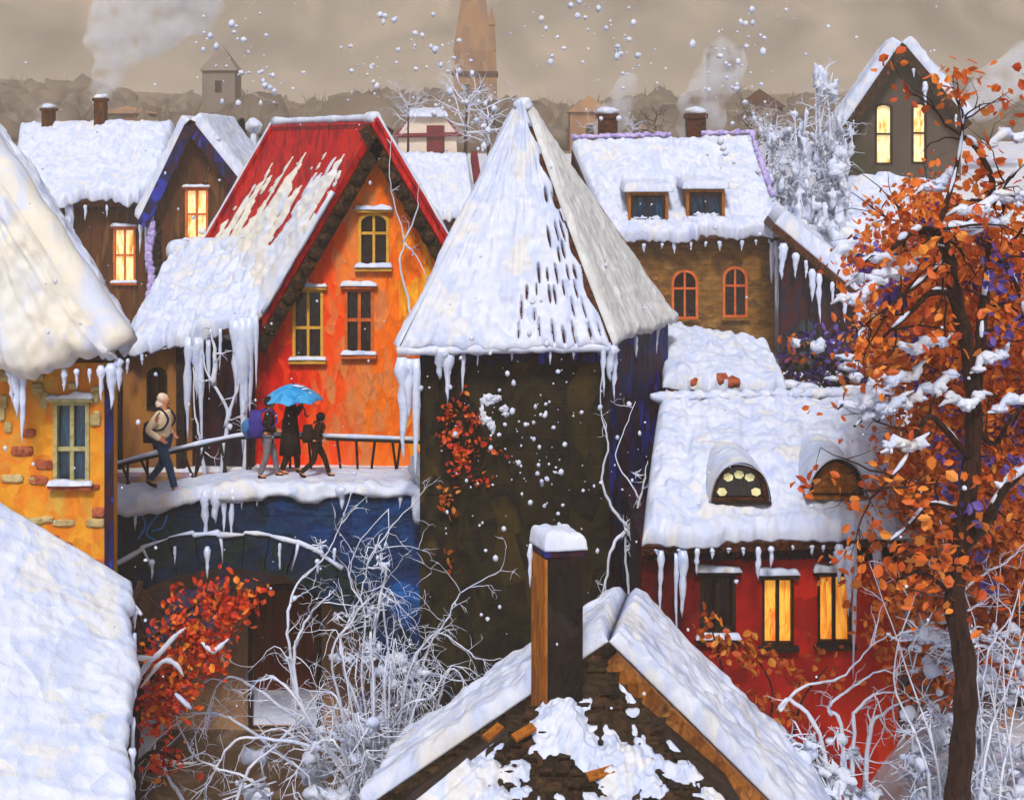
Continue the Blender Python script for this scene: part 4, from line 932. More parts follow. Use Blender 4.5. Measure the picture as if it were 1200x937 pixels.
for k in range(12): lv.lump(P(988 + 2 * math.sin(k * 2), 140 + k * 8, d - .2), (.16, .1, .2), k, 2, .5)
th.part('corner_frost', lv, 'lilac', None, True)

# ------------------------------------------------------------------ small houses beyond the ridge
cw = T('cream_house', 'tiny cream house with a maroon door far behind the red roof', 'house', P(500, 182, 84))
d = 84.0
door = rect(500, 521, 147, 182, d)
cw.part('front_wall', wall(MB(), [(P(x, y, d).x, P(x, y, d).z) for x, y in [(466, 184), (536, 184), (534, 155), (520, 136), (482, 136), (467, 157)]], [], d, .3), 'cream_wall')
cw.part('door', MB().prism([V((x, d - .06, z)) for x, z in door], (0, .057, 0)), 'maroon_paint')
cw.part('plinth', MB().box((P(462, 0, d).x, d - .3, P(0, 192, d).z), (P(545, 0, d).x, d - .01, P(0, 181, d).z)), 'maroon_paint')
rf = cw.part('roof', slab(MB(), P(460, 160, d - .3), P(541, 158, d - .3), P(520, 134, d + 2), P(482, 134, d + 2), .12), 'maroon_paint')
sm = MB(); snow_sheet(sm, P(476, 137, d - .3), P(526, 137, d - .3), P(520, 132, d + 2), P(482, 132, d + 2), .3, 24, 14, amp=.1, lobe=.1, edge=.25, seed=97); cw.part('roof_snow', sm, 'snow', rf, True)
lc = T('low_cottage', 'low cottage with wide snow roof and maroon gable below the cream house', 'house', P(520, 260, 62))
d = 62.0
lc.part('wall', MB().hexa([P(470, 300, d), P(560, 300, d), P(562, 300, d + 5), P(474, 300, d + 5), P(470, 250, d), P(560, 250, d), P(562, 232, d + 5), P(474, 232, d + 5)]), 'tiles')
f0, f1, f2, f3 = P(464, 252, d - .4), P(560, 255, d - .4), P(548, 186, d + 3.5), P(468, 184, d + 3.5)
rf = lc.part('roof', slab(MB(), f0, f1, f2, f3, .2), 'maroon_paint')
sm = MB(); snow_sheet(sm, f0, f1, f2, f3, .36, 50, 40, amp=.16, lobe=.3, edge=.3, seed=98); lc.part('roof_snow', sm, 'snow', rf, True)
vb = MB(); vb.beam(f1 + V((.2, 0, .1)), f2 + V((.3, 0, .15)), .3, .5); lc.part('verge_board', vb, 'maroon_paint', rf)

sp = T('church', 'hazy brown church tower with tapering spire rising out of the frame', 'church', P(558, 190, 165))
d = 165.0
u_ = d / F
def pyr(cx, hw, y0, y1, hw2): 
    a, b_ = P(cx, y0, d), P(cx, y1, d); h1, h2 = hw * u_, hw2 * u_
    return MB().hexa([a + V((-h1, -h1, 0)), a + V((h1, -h1, 0)), a + V((h1, h1, 0)), a + V((-h1, h1, 0)), b_ + V((-h2, -h2, 0)), b_ + V((h2, -h2, 0)), b_ + V((h2, h2, 0)), b_ + V((-h2, h2, 0))])
sp.part('tower', pyr(557, 27, 205, 62, 24), 'spire')
s_ = sp.part('spire', pyr(555, 23, 61.8, -95, 1.0), 'spire')
sp.part('turret', pyr(576, 5.5, 60, 30, 4), 'spire')
sp.part('turret_roof', pyr(576, 5.0, 29.8, 8, .3), 'spire')
op = MB()
for px in (548, 564): q = P(px, 110, d); op.box((q.x - .35, d - 25 * u_ - .35, q.z - 1.0), (q.x + .35, d - 24 * u_ + .4, q.z + 1.0))
sp.part('belfry_louvre', op, 'dark')
sp.part('string_course', pyr(557, 26.5, 90, 85, 26.5), 'tiles')
sp.part('nave', MB().box((P(560, 0, d).x, d + 1, 10), (P(612, 0, d).x, d + 9, P(0, 150, d).z)), 'spire')
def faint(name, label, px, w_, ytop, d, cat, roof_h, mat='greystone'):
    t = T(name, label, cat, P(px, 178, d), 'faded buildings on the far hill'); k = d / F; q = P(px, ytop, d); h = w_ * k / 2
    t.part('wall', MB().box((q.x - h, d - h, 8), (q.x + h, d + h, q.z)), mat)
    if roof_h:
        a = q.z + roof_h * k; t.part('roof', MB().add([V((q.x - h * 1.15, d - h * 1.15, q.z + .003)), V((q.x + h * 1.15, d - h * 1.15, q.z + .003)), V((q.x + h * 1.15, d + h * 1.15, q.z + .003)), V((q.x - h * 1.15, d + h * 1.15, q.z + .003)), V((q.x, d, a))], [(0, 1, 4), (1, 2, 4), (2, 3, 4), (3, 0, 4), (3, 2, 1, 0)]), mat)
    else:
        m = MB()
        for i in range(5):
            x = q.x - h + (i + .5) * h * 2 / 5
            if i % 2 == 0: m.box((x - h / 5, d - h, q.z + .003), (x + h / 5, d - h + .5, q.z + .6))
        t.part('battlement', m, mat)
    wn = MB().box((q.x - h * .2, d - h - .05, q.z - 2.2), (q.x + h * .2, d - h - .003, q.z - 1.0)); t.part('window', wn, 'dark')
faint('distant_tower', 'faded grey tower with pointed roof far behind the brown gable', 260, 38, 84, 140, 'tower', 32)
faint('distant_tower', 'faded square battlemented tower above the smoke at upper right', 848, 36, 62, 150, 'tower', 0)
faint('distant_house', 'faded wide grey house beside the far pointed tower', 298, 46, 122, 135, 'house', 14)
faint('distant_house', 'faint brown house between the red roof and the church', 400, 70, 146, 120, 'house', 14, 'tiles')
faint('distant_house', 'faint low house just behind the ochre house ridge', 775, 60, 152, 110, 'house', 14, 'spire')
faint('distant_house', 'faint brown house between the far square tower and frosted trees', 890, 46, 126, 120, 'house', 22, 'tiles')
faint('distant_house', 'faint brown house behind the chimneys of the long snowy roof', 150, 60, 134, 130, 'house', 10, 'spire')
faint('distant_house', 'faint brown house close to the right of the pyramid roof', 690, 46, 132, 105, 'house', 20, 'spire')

# ------------------------------------------------------------------ near gable with chimney, bottom centre
fg = T('gabled_outhouse', 'near timber gable with thick snow verges and a patchy lean-to roof', 'outhouse', P(700, 1010, 15.5))
pk, pkb = P(713, 752, 16.0), P(735, 697, 17.8); evf = pkb - pk
pl_, pr_ = P(430, 945, 16.0), P(965, 1000, 16.0)
fg.part('gable_wall', MB().prism([V((pl_.x + .15, 16.25, 2)), V((pr_.x - .15, 16.25, 2)), V((pr_.x - .15, 16.25, pr_.z - .1)), V((pk.x, 16.25, pk.z - .06)), V((pl_.x + .15, 16.25, pl_.z - .05))], (0, .25, 0)), 'shingle')
rf = fg.part('roof', slab(MB(), pl_ + evf, pl_, pk, pkb, .12), 'shingle'); fg.part('roof_slope', slab(MB(), pr_, pr_ + evf, pkb, pk, .12), 'shingle', rf)
sm = MB(); snow_sheet(sm, pl_ + evf, pl_, pk, pkb, .20, 60, 90, amp=.08, lobe=.1, edge=.2, seed=111); fg.part('verge_snow', sm, 'snow', rf, True)
sm = MB(); snow_sheet(sm, pr_, pr_ + evf, pkb, pk, .20, 60, 90, amp=.08, lobe=.1, edge=.2, seed=112); fg.part('verge_snow', sm, 'snow', rf, True)
bm_ = MB(); o_ = V((-.06, -.12, -.22)); bm_.beam(pk + o_ + V((.02, 0, -.02)), pr_ + o_, .16, .40); fg.part('barge_board', bm_, 'wood', rf)
bm_ = MB(); bm_.beam(pk + V((.02, -.10, -.26)), pl_ + V((0, -.10, -.2)), .12, .14); fg.part('barge_board', bm_, 'dark', rf)
ax_, bl_, br_ = P(700, 776, 15.95), P(400, 1015, 13.5), P(915, 1015, 13.5)
tl_, tr_ = P(505, 905, 16.2), P(840, 890, 16.2)
lt = fg.part('lean_to_roof', MB().add([bl_, br_, ax_, bl_ - V((0, 0, .15)), br_ - V((0, 0, .15)), ax_ - V((0, 0, .15)), tl_, tr_, tl_ - V((0, 0, .2)), tr_ - V((0, 0, .2))], [(0, 1, 2), (0, 2, 6), (1, 7, 2), (3, 5, 4), (0, 3, 4, 1), (0, 6, 8, 3), (1, 4, 9, 7), (3, 8, 5), (4, 5, 9), (2, 7, 9, 5), (2, 5, 8, 6)]), 'shingle')
sg = MB(); rr = random.Random(12); nl_ = (br_ - bl_).cross(ax_ - bl_).normalized()
for row in range(15):
    v = row / 15; a, b_ = bl_.lerp(ax_, v), br_.lerp(ax_, v); W = (b_ - a).length; n = max(1, int(W / .17)); dv = (ax_ - (bl_ + br_) / 2) / 15
    for k in range(n):
        if rr.random() < .22: continue
        u0, u1 = (k + .06 + .15 * rr.random()) / n, (k + .94) / n; p, q = a.lerp(b_, u0), a.lerp(b_, u1); h_ = nl_ * rr.uniform(.012, .085); lf = dv * rr.uniform(.7, 1.6) + (br_ - bl_).normalized() * rr.uniform(-.05, .05)
        sg.hexa([p + nl_ * .002, q + nl_ * .002, q + lf + nl_ * .002, p + lf + nl_ * .002, p + h_, q + h_, q + lf + nl_ * .012, p + lf + nl_ * .012])
fg.part('shingles', sg, 'shingle', lt)
def cov_lean(u, v, q):
    a = noise.noise(V((q.x * 1.5 + q.y * .9, q.y * 1.3 - q.x * .5, 2.2))) + .5 * noise.noise(V((q.x * 4.2 + q.y * 2, q.y * 4 - q.x, 4))) + .25 * noise.noise(V((q.x * 13, q.y * 11, 1)))
    px = 600 + q.x * F / q.y; w_ = a * 1.3 - .12 + 1.3 * (1 - sstep(-.8, .1, q.x)) * (1 - sstep(14.3, 15.3, q.y)) + .20 - .6 * sstep(14.8, 15.6, q.y)
    return w_ * 1.6
sm = MB(); snow_sheet(sm, bl_ + nl_ * .03, br_ + nl_ * .03, ax_ + nl_ * .03 + V((.02, 0, 0)), ax_ + nl_ * .03, .11, 260, 190, amp=.04, lobe=0, cover=cov_lean, edge=.08, seed=0); fg.part('patchy_snow', sm, 'snow', lt, True)
for k, (px, py, ang, ln) in enumerate([(578, 868, 35, .2), (614, 868, 25, .24), (704, 916, 12, .3)]):
    # loose boards lying on the slope
    q = P(px, py, 15); v_ = (P(px, py, 15) - V((0, 0, HC))); t_ = (ax_ - V((0, 0, HC))).dot(nl_) / v_.dot(nl_); c = V((0, 0, HC)) + v_ * t_ + nl_ * .13
    e1 = (br_ - bl_).normalized(); e2 = nl_.cross(e1).normalized(); dr = e1 * math.cos(R(ang)) + e2 * math.sin(R(ang)) * 1.6
    bd = MB(); bd.beam(c - dr * ln / 2, c + dr * ln / 2, .10, .04, nl_); fg.part('loose_board', bd, 'woodorange', lt)
cn = T('brick_chimney', 'tall sooty chimney with an amber-tinted lit side and a snow cap', 'chimney', P(650, 812, 15.2))
A_, B_, C_ = P(641, 0, 15.3), P(683, 0, 15.36), P(626, 0, 15.62); D_ = B_ + C_ - A_
zb_, zt_ = 6.55, P(0, 650, 15.4).z
def q4(a, b_, c, d_, z0, z1): return [V((p.x, p.y, z0)) for p in (a, b_, c, d_)] + [V((p.x, p.y, z1)) for p in (a, b_, c, d_)]
cn.part('shaft', MB().hexa(q4(A_, B_, D_, C_, zb_, zt_)), 'chimney')
k_ = (A_ - B_).normalized() * .035; k2 = (A_ - C_).normalized() * .02
cn.part('lit_side_tint', MB().hexa(q4(A_ + k_ + k2, A_ + k_ * .05 + k2, C_ + k_ * .05, C_ + k_, zb_, zt_ - .02)), 'woodorange')  # amber sheet paints the light on the chimney's left side
ce = (A_ + D_) / 2; ex = lambda p, s_: ce + (p - ce) * s_
cn.part('crown', MB().hexa(q4(*[ex(p, 1.14) for p in (A_, B_, D_, C_)], zt_ + .003, zt_ + .07)), 'tower_side')
sm = MB(); z1 = zt_ + .072; a, b_, c, d_ = [V((p.x, p.y, z1)) for p in (ex(A_, 1.2), ex(B_, 1.2), ex(D_, 1.2), ex(C_, 1.2))]
snow_sheet(sm, a, b_, c, d_, .19, 40, 40, amp=.05, lobe=.03, edge=.10, seed=120); cn.part('snow_cap', sm, 'snow', None, True)
icicle(cn, None, ex(C_, 1.15) * 1.0 + V((0, -.05, z1 - ce.z + .0 - (ex(C_, 1.15).z - ce.z))), .5, .035, 4)

# ------------------------------------------------------------------ trees, shrubs and climbers
def leaves(mb, centres, n, spread, size, rng):
    for c, d_ in centres:
        p = P(c[0], c[1], d_)
        for k in range(n): mb.leaf(p + V((rng.gauss(0, spread), rng.gauss(0, spread), rng.gauss(0, spread))), size * rng.uniform(.6, 1.3), rng)

# the autumn tree
rng = random.Random(21)
D = 15.5
at = T('autumn_tree', 'tall dark-trunked tree in orange leaf with snow on its boughs', 'tree', P(1120, 985, D))
tk = MB()
trunk = spline([P(x, y, dd_) for x, y, dd_ in [(1116, 1000, D), (1122, 930, D), (1130, 850, D), (1131, 780, D), (1119, 705, D), (1126, 640, D), (1137, 560, D), (1141, 480, D + .1), (1134, 410, D + .1), (1119, 345, D), (1112, 300, D - .1)]], 5)
n = len(trunk); tk.tube(trunk, [.155 - .085 * i / n + .012 * math.sin(i * 1.7) for i in range(n)], 10)
tro = at.part('trunk', tk, 'bark', None, True)
limbs = [([(1112, 300, 15.4), (1100, 276, 15.3), (1080, 270, 15.1), (1060, 279, 15.0), (1045, 292, 14.9)], .07), ([(1140, 480, 15.6), (1148, 420, 15.8), (1152, 360, 16.0), (1160, 300, 16.2), (1152, 262, 16.2), (1163, 215, 16.3), (1148, 180, 16.4), (1130, 160, 16.4)], .075),
         ([(1125, 645, 15.5), (1155, 610, 15.3), (1180, 570, 15.1), (1225, 535, 15)], .08), ([(1118, 345, 15.5), (1092, 342, 15.2), (1065, 368, 14.9), (1035, 395, 14.7)], .045), ([(1112, 300, 15.4), (1090, 320, 15.2), (1060, 345, 15), (1015, 380, 14.8)], .04),
         ([(1160, 300, 16.2), (1178, 310, 16.4), (1195, 345, 16.5), (1205, 400, 16.5)], .045), ([(1130, 600, 15.5), (1090, 590, 15.2), (1060, 620, 15), (1035, 640, 14.8)], .035), ([(1138, 540, 15.5), (1105, 500, 15.3), (1085, 490, 15.1), (1060, 540, 15), (1030, 575, 14.8)], .045),
         ([(1141, 500, 15.5), (1165, 520, 15.7), (1185, 490, 15.8), (1210, 470, 15.9)], .04), ([(1122, 700, 15.5), (1080, 670, 15.3), (1050, 680, 15.1)], .03), ([(1095, 275, 15.3), (1110, 235, 15.5), (1122, 190, 15.6), (1128, 140, 15.6), (1118, 110, 15.6)], .035), ([(1152, 262, 16.2), (1178, 215, 16.2), (1212, 180, 16.2)], .035)]
tips = []
for pts, r_ in limbs:
    m = MB(); pth = spline([P(*q) for q in pts], 4); n = len(pth)
    m.tube(pth, [r_ * (1 - .7 * i / n) for i in range(n)], 7)
    for k in range(6):
        i = rng.randrange(2, n); branchy(m, pth[i], V((rng.gauss(0, 1), rng.gauss(0, .6), rng.gauss(.1, .8))), rng.uniform(.5, 1.1), r_ * .35, 1, rng, .5, 2, 5, .03, tips)
    tips += pth[n // 3:]
    at.part('branch', m, 'bark', tro, True)
lv = MB(); lp_ = MB(); centres = []
for k in range(250):
    x = rng.uniform(985, 1260); y = rng.triangular(215, 760, 420)
    edge_l = 992 + 22 * math.sin(y * .021) + max(0, 330 - y) * .62 + 108 * sstep(390, 480, y)
    if x < edge_l + rng.uniform(0, 26): continue
    centres.append(((x, y), rng.uniform(16.5, 18.6)))
for c, d_ in centres:
    p = P(c[0], c[1], d_); s_ = rng.uniform(.10, .24)
    for k in range(int(rng.uniform(45, 120))): lv.leaf(p + V((rng.gauss(0, s_), rng.gauss(0, s_), rng.gauss(0, s_ * .8))), rng.triangular(.022, .085, .04), rng)
for p in tips:
    if rng.random() < .13:
        for k in range(7): lv.leaf(p + V((rng.gauss(0, .13), rng.gauss(0, .13), rng.gauss(0, .13))), rng.uniform(.045, .085), rng)
for k in range(75):  # violet clusters put the crown's shade in as colour
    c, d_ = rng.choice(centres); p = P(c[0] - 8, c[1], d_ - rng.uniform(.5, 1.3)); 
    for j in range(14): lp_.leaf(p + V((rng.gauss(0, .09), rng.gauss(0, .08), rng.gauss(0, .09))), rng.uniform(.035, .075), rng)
at.part('crown', lv, 'leaf_o'); at.part('violet_leaves_and_shade', lp_, 'leaf_p', label='violet leaf clusters coloured in as shade among the orange')
sw = MB(); sn_spots = [(1055, 300, 14.9, .5), (1030, 322, 14.8, .4), (1005, 345, 14.7, .3), (985, 358, 14.6, .2), (1048, 318, 14.8, .3), (1075, 290, 15, .3), (1095, 345, 15, .16), (1150, 240, 15.2, .4), (1130, 262, 15.2, .35), (1160, 262, 15.4, .3), (1075, 405, 14.8, .25), (1000, 400, 14.6, .2), (1120, 362, 15.2, .14), (1158, 325, 15.6, .18), (1165, 340, 15.6, .14), (1160, 420, 15.2, .25), (1172, 440, 15.2, .18), (1080, 400, 15, .2), (1012, 470, 14.8, .3), (1035, 478, 14.9, .34), (1060, 470, 14.9, .3), (1090, 400, 14.9, .25), (1060, 440, 14.9, .28), (985, 480, 14.7, .22), (1130, 470, 15, .3), (1100, 450, 15.0, .26), (1185, 470, 15, .25), (1060, 520, 14.7, .3), (1178, 160, 16, .3), (1195, 230, 15.6, .3), (1100, 215, 15.5, .25), (1190, 560, 14.9, .25), (1170, 590, 15, .2), (1150, 520, 15.1, .2), (1105, 540, 15.1, .22), (1080, 560, 15.1, .18), (1015, 430, 14.7, .2)]
k = 0
for px, py, d_, L_ in sn_spots:
    if L_ < .24: continue
    c = P(px, py, d_ + .3); sl_ = rng.uniform(.1, .6); a = c + V((-L_, -.05, -L_ * sl_)); b_ = c + V((L_, .05, L_ * sl_ * .8)); pth = [a.lerp(b_, q / 9) + V((0, 0, .05 * math.sin(q * 1.1 + px))) for q in range(10)]
    m = MB(); m.tube(pth, [.012] * 10, 5); at.part('twig', m, 'bark', tro, True)
    sw.tube([p + V((rng.gauss(0, .02), rng.gauss(0, .02), .02)) for p in pth], [max(.012, (.055 + .06 * noise.noise(V((q * .8, px, 3)))) * math.sin(math.pi * (q + .6) / 10.2)) for q in range(10)], 8)
    for q in (2, 4, 5, 7): sw.lump(pth[q] + V((0, 0, rng.uniform(-.02, .03))), (rng.uniform(.05, .10), .07, rng.uniform(.035, .07)), k, 3, .5, 2.2); k += 1
for pts, r_ in limbs:
    pth = spline([P(*q) for q in pts], 6); n = len(pth)
    for q in range(2, n - 4, 5):
        if rng.random() < .6: sw.tube([pth[min(n - 1, q + z)] + V((0, -.01, r_ * .6)) for z in range(5)], [.012, r_ * .5, r_ * .6, r_ * .45, .01], 7)
at.part('bough_snow', sw, 'snow', None, True)

t2 = T('maple_tree', 'rusty orange tree standing behind the dark trunk at the right edge', 'tree', P(1200, 900, 20))
tk = MB(); tr = spline([P(1195, 960, 20), P(1190, 800, 20), P(1198, 650, 20), P(1188, 520, 20), P(1195, 400, 20), P(1185, 290, 20)], 5); n = len(tr); tk.tube(tr, [.16 - .12 * i / n for i in range(n)], 8)
tro = t2.part('trunk', tk, 'bark', None, True)
for k in range(9):
    m = MB(); branchy(m, tr[8 + k * 2], V((rng.uniform(-1, .6), rng.uniform(-.7, .7), rng.uniform(.1, .8))), rng.uniform(1.4, 2.4), .055, 2, rng, .4, 3, 5, .02); t2.part('branch', m, 'bark', tro, True)
lv = MB()
for k in range(330):
    x, y = rng.uniform(1045, 1290), rng.triangular(215, 850, 480); d_ = rng.uniform(18.6, 21.5)
    if x < 1072 + 12 * math.sin(y * .03) and 430 < y < 650: continue
    p = P(x, y, d_); s_ = rng.uniform(.2, .4)
    for j in range(110): lv.leaf(p + V((rng.gauss(0, s_), rng.gauss(0, s_), rng.gauss(0, s_ * .9))), rng.triangular(.035, .10, .05), rng)
t2.part('crown', lv, 'leaf_o')
sw = MB()
for k in range(46):
    x, y = rng.uniform(1070, 1230), rng.uniform(380, 800); sw.lump(P(x, y, 18.8 + rng.random()), (rng.uniform(.1, .3), .10, rng.uniform(.03, .10)), k, 3, .95, 2.6)
t2.part('bough_snow', sw, 'snow', None, True)

def frosted(name, label, cat, base, stems, r0, seed, mat='frost', kids=5, twig=(.3, .8), lumps=(), group=None, vert=False, drop=.05, twr=.35, lev=1):
    rng = random.Random(seed); t = T(name, label, cat, base, group)
    for pts in stems:
        pth = spline([P(*q) for q in pts], 5); n = len(pth); m = MB(); r_ = r0 * rng.uniform(.7, 1.25)
        m.tube([p + V((rng.gauss(0, .008), rng.gauss(0, .008), rng.gauss(0, .008))) for p in pth], [max(.005, r_ * (1 - .85 * i / n) * (1 + .3 * noise.noise(V((i * .8, seed, r_ * 99))))) for i in range(n)], 7)
        for k in range(kids):
            i = rng.randrange(n // 4, n); dr = (pth[min(i + 1, n - 1)] - pth[max(i - 1, 0)]).normalized() + V((rng.gauss(0, .9), rng.gauss(0, .6), rng.gauss(0, .9)))
            branchy(m, pth[i], dr, rng.uniform(*twig), r_ * twr, lev, rng, .4, 2, 5, drop)
        t.part('branch', m, mat, None, True)
    if lumps:
        m = MB(); tw_ = MB()
        for k, q in enumerate(lumps):
            c = P(*q[:3])
            for j in range(3 if vert else 5):
                o_ = c + V((rng.gauss(0, q[3] * .5), rng.gauss(0, q[3] * .35), rng.gauss(0, q[3] * .36)))
                if vert: m.lump(o_, (rng.uniform(.10, .24) * q[3], rng.uniform(.12, .25) * q[3], rng.uniform(.25, .75) * q[3]), k * 4 + j + seed, 3, .7, 2.2); continue
                m.lump(o_, (rng.uniform(.14, .42) * q[3], rng.uniform(.14, .3) * q[3], rng.uniform(.08, .22) * q[3]), k * 4 + j + seed, 2, .6, 2.1)
            for j in range(3 if vert else 10):
                dr = V((rng.gauss(0, 1), rng.gauss(-.25, .7), rng.gauss(.3, .8))).normalized(); ln = q[3] * rng.uniform(.6, 2.0)
                md = c + dr * ln * .5 + V((rng.gauss(0, .2), rng.gauss(0, .2), rng.gauss(0, .2))) * ln * .6; rr_ = rng.uniform(.006, .014) * (1 + q[3])
                tw_.tube([c + V((rng.gauss(0, .15), 0, rng.gauss(0, .15))) * q[3], md, c + dr * ln - V((0, 0, .15 * ln))], [rr_, rr_ * .8, rr_ * .35], 5)
        t.part('twigs', tw_, mat, None, True).name = 'twig'
        o = obj('tmp', m, 'snow', None, t.loc); md = o.modifiers.new('r', 'REMESH'); md.mode = 'VOXEL'; md.voxel_size = .038 if not vert else .07
        bpy.context.view_layer.update(); me = bpy.data.meshes.new_from_object(o.evaluated_get(bpy.context.evaluated_depsgraph_get())); bpy.data.objects.remove(o)
        nr_ = [v.normal.copy() for v in me.vertices]
        for v, n_ in zip(me.vertices, nr_):
            p = v.co; v.co = p + n_ * (.12 * noise.noise(p * 3.4) + .11 * noise.noise(p * 8.0) + .07 * noise.noise(V((p.x * 19, p.y * 19, p.z * 12)))) * (.8 if not vert else .6)
        t.mesh('snow_clump', me, 'snow')
    return t
g_ = 18.3
big = [[(430, 1000, g_), (432, 880, g_), (424, 790, g_), (428, 720, g_), (411, 680, g_), (418, 640, g_ - .1), (455, 596, g_ - .1)], [(445, 1000, g_), (436, 800, g_ + .2), (442, 720, g_ + .2), (452, 668, g_ + .3), (430, 662, g_ + .3), (455, 622, g_ + .3), (486, 588, g_ + .3)],
       [(410, 960, g_), (402, 840, g_), (388, 770, g_ - .2), (408, 732, g_ - .2), (432, 700, g_ - .2)], [(350, 860, g_), (341, 775, g_), (337, 725, g_), (349, 684, g_ + .2), (372, 662, g_ + .2), (391, 634, g_ + .3), (404, 600, g_ + .3)],
       [(350, 830, g_ - .2), (345, 768, g_ - .2), (357, 730, g_ - .2), (376, 706, g_ - .3), (392, 692, g_ - .3)], [(455, 920, g_), (476, 800, g_ - .2), (492, 760, g_ - .2), (522, 728, g_ - .3), (540, 695, g_ - .3), (582, 670, g_ - .3)],
       [(470, 880, g_), (492, 790, g_ + .1), (512, 742, g_ + .1), (545, 760, g_), (562, 772, g_ - .1), (590, 772, g_ - .2)], [(460, 800, g_ + .2), (452, 735, g_ + .2), (448, 690, g_ + .1), (462, 700, g_), (473, 745, g_)], [(425, 840, g_), (398, 760, g_ + .3), (410, 725, g_ + .4), (425, 690, g_ + .4), (432, 655, g_ + .5)],
       [(400, 880, g_), (326, 826, g_ - .6), (299, 806, g_ - .7), (272, 793, g_ - .7), (254, 804, g_ - .7), (247, 836, g_ - .7)], [(390, 930, g_), (284, 850, g_ - .8), (262, 839, g_ - .8), (230, 836, g_ - .8), (200, 852, g_ - .8), (170, 880, g_ - .8)], [(330, 960, g_), (296, 915, g_ - .9), (258, 900, g_ - .9), (228, 885, g_ - .9), (205, 838, g_ - .8), (196, 800, g_ - .8)],
       [(400, 880, g_ - .5), (308, 864, g_ - .8), (272, 870, g_ - .9), (256, 895, g_ - .9), (243, 918, g_ - .9), (214, 945, g_ - .9)], [(270, 960, g_ - .8), (292, 900, g_ - .8), (322, 874, g_ - .7), (352, 838, g_ - .6), (380, 800, g_ - .5)], [(215, 940, g_ - 1), (196, 905, g_ - 1), (182, 885, g_ - 1), (206, 892, g_ - 1), (240, 880, g_ - 1)],
       [(430, 900, g_), (470, 830, g_ - .4), (505, 815, g_ - .5), (530, 780, g_ - .5), (562, 800, g_ - .5)]]
lm = []
rng = random.Random(44)
for k in range(34):                        # low arching canes
    a_ = rng.uniform(-1, 1); ex_ = 440 + a_ * rng.uniform(60, 190); ey_ = rng.uniform(770, 930); dd_ = g_ + rng.uniform(-1.0, .3); mx_ = (445 + ex_) / 2
    big.append([(445 + rng.uniform(-30, 30), 985, g_), (mx_, (970 + ey_) / 2 - rng.uniform(20, 70), dd_), ((mx_ + ex_) / 2, ey_ - rng.uniform(15, 45), dd_), (ex_, ey_, dd_)])
for k in range(30):
    x = rng.gauss(455, 60); y = rng.uniform(850, 975) + abs(x - 440) * .22; lm.append((x, y, g_ + rng.uniform(-.7, .4), rng.uniform(.16, .42)))
lm += [(400, 775, g_, .22), (420, 770, g_, .24), (440, 765, g_, .18), (445, 660, g_, .14), (440, 640, g_, .12), (375, 640, g_ + .2, .1), (460, 780, g_, .2), (480, 800, g_, .25), (340, 775, g_, .1), (500, 790, g_, .16), (395, 720, g_, .1), (440, 715, g_, .14), (455, 700, g_, .1)]
frosted('frosted_bush', 'big tangled frosted bush below the bridge, heaped with snow', 'bush', P(430, 1050, g_), big, .023, 7, lumps=lm, kids=6, twig=(.25, .7), lev=2)

# left sapling with scarlet leaves
ls = T('scarlet_sapling', 'dark sapling with scarlet leaves beside the near snow roof', 'tree', P(165, 980, 17))
rng = random.Random(9)
tk = MB(); tr = spline([P(158, 1010, 17), P(153, 900, 17), P(160, 820, 17), P(166, 760, 17.1), (P(158, 715, 17.1)), P(165, 680, 17.2)], 5); n = len(tr); tk.tube(tr, [.11 - .07 * i / n + .01 * math.sin(i * 2) for i in range(n)], 8)
tro = ls.part('trunk', tk, 'bark', None, True)
for pts in [[(166, 770, 17.1), (180, 745, 17), (205, 738, 17), (225, 748, 16.9), (250, 762, 16.8)], [(160, 810, 17), (185, 790, 16.9), (210, 792, 16.8), (232, 800, 16.8)], [(160, 715, 17.1), (140, 740, 16.9), (118, 790, 16.8), (112, 840, 16.8), (117, 930, 16.8)], [(160, 820, 17), (140, 850, 16.8), (122, 880, 16.7), (116, 930, 16.7)], [(165, 690, 17.2), (200, 720, 17.1), (245, 700, 17), (262, 690, 17)], [(157, 860, 17), (140, 840, 16.9), (130, 815, 16.9)], [(155, 900, 17), (180, 880, 16.8), (215, 893, 16.8)]]:
    m = MB(); pth = spline([P(*q) for q in pts], 5); n = len(pth); m.tube(pth, [.03 * (1 - .7 * i / n) for i in range(n)], 6)
    for k in range(5): branchy(m, pth[rng.randrange(2, n)], V((rng.gauss(.2, 1), rng.gauss(0, .6), rng.gauss(0, .8))), rng.uniform(.25, .55), .01, 1, rng, .5, 2, 4)
    ls.part('branch', m, 'bark', tro, True)
lv = MB(); leaves(lv, [((px, py), 16.85) for px, py in [(208, 728), (214, 742), (248, 706), (228, 745), (240, 770), (250, 768), (270, 718), (262, 735), (182, 766), (198, 784), (190, 822), (176, 832), (202, 808), (218, 800), (208, 822), (186, 842), (215, 780), (236, 752), (195, 895), (175, 812)]], 60, .12, .05, rng); leaves(lv, [((px, py), 16.9) for px, py in [(290, 708), (300, 700), (280, 700), (255, 690), (205, 700)]], 20, .09, .055, rng)
ls.part('crown', lv, 'leaf_r')
m = MB()
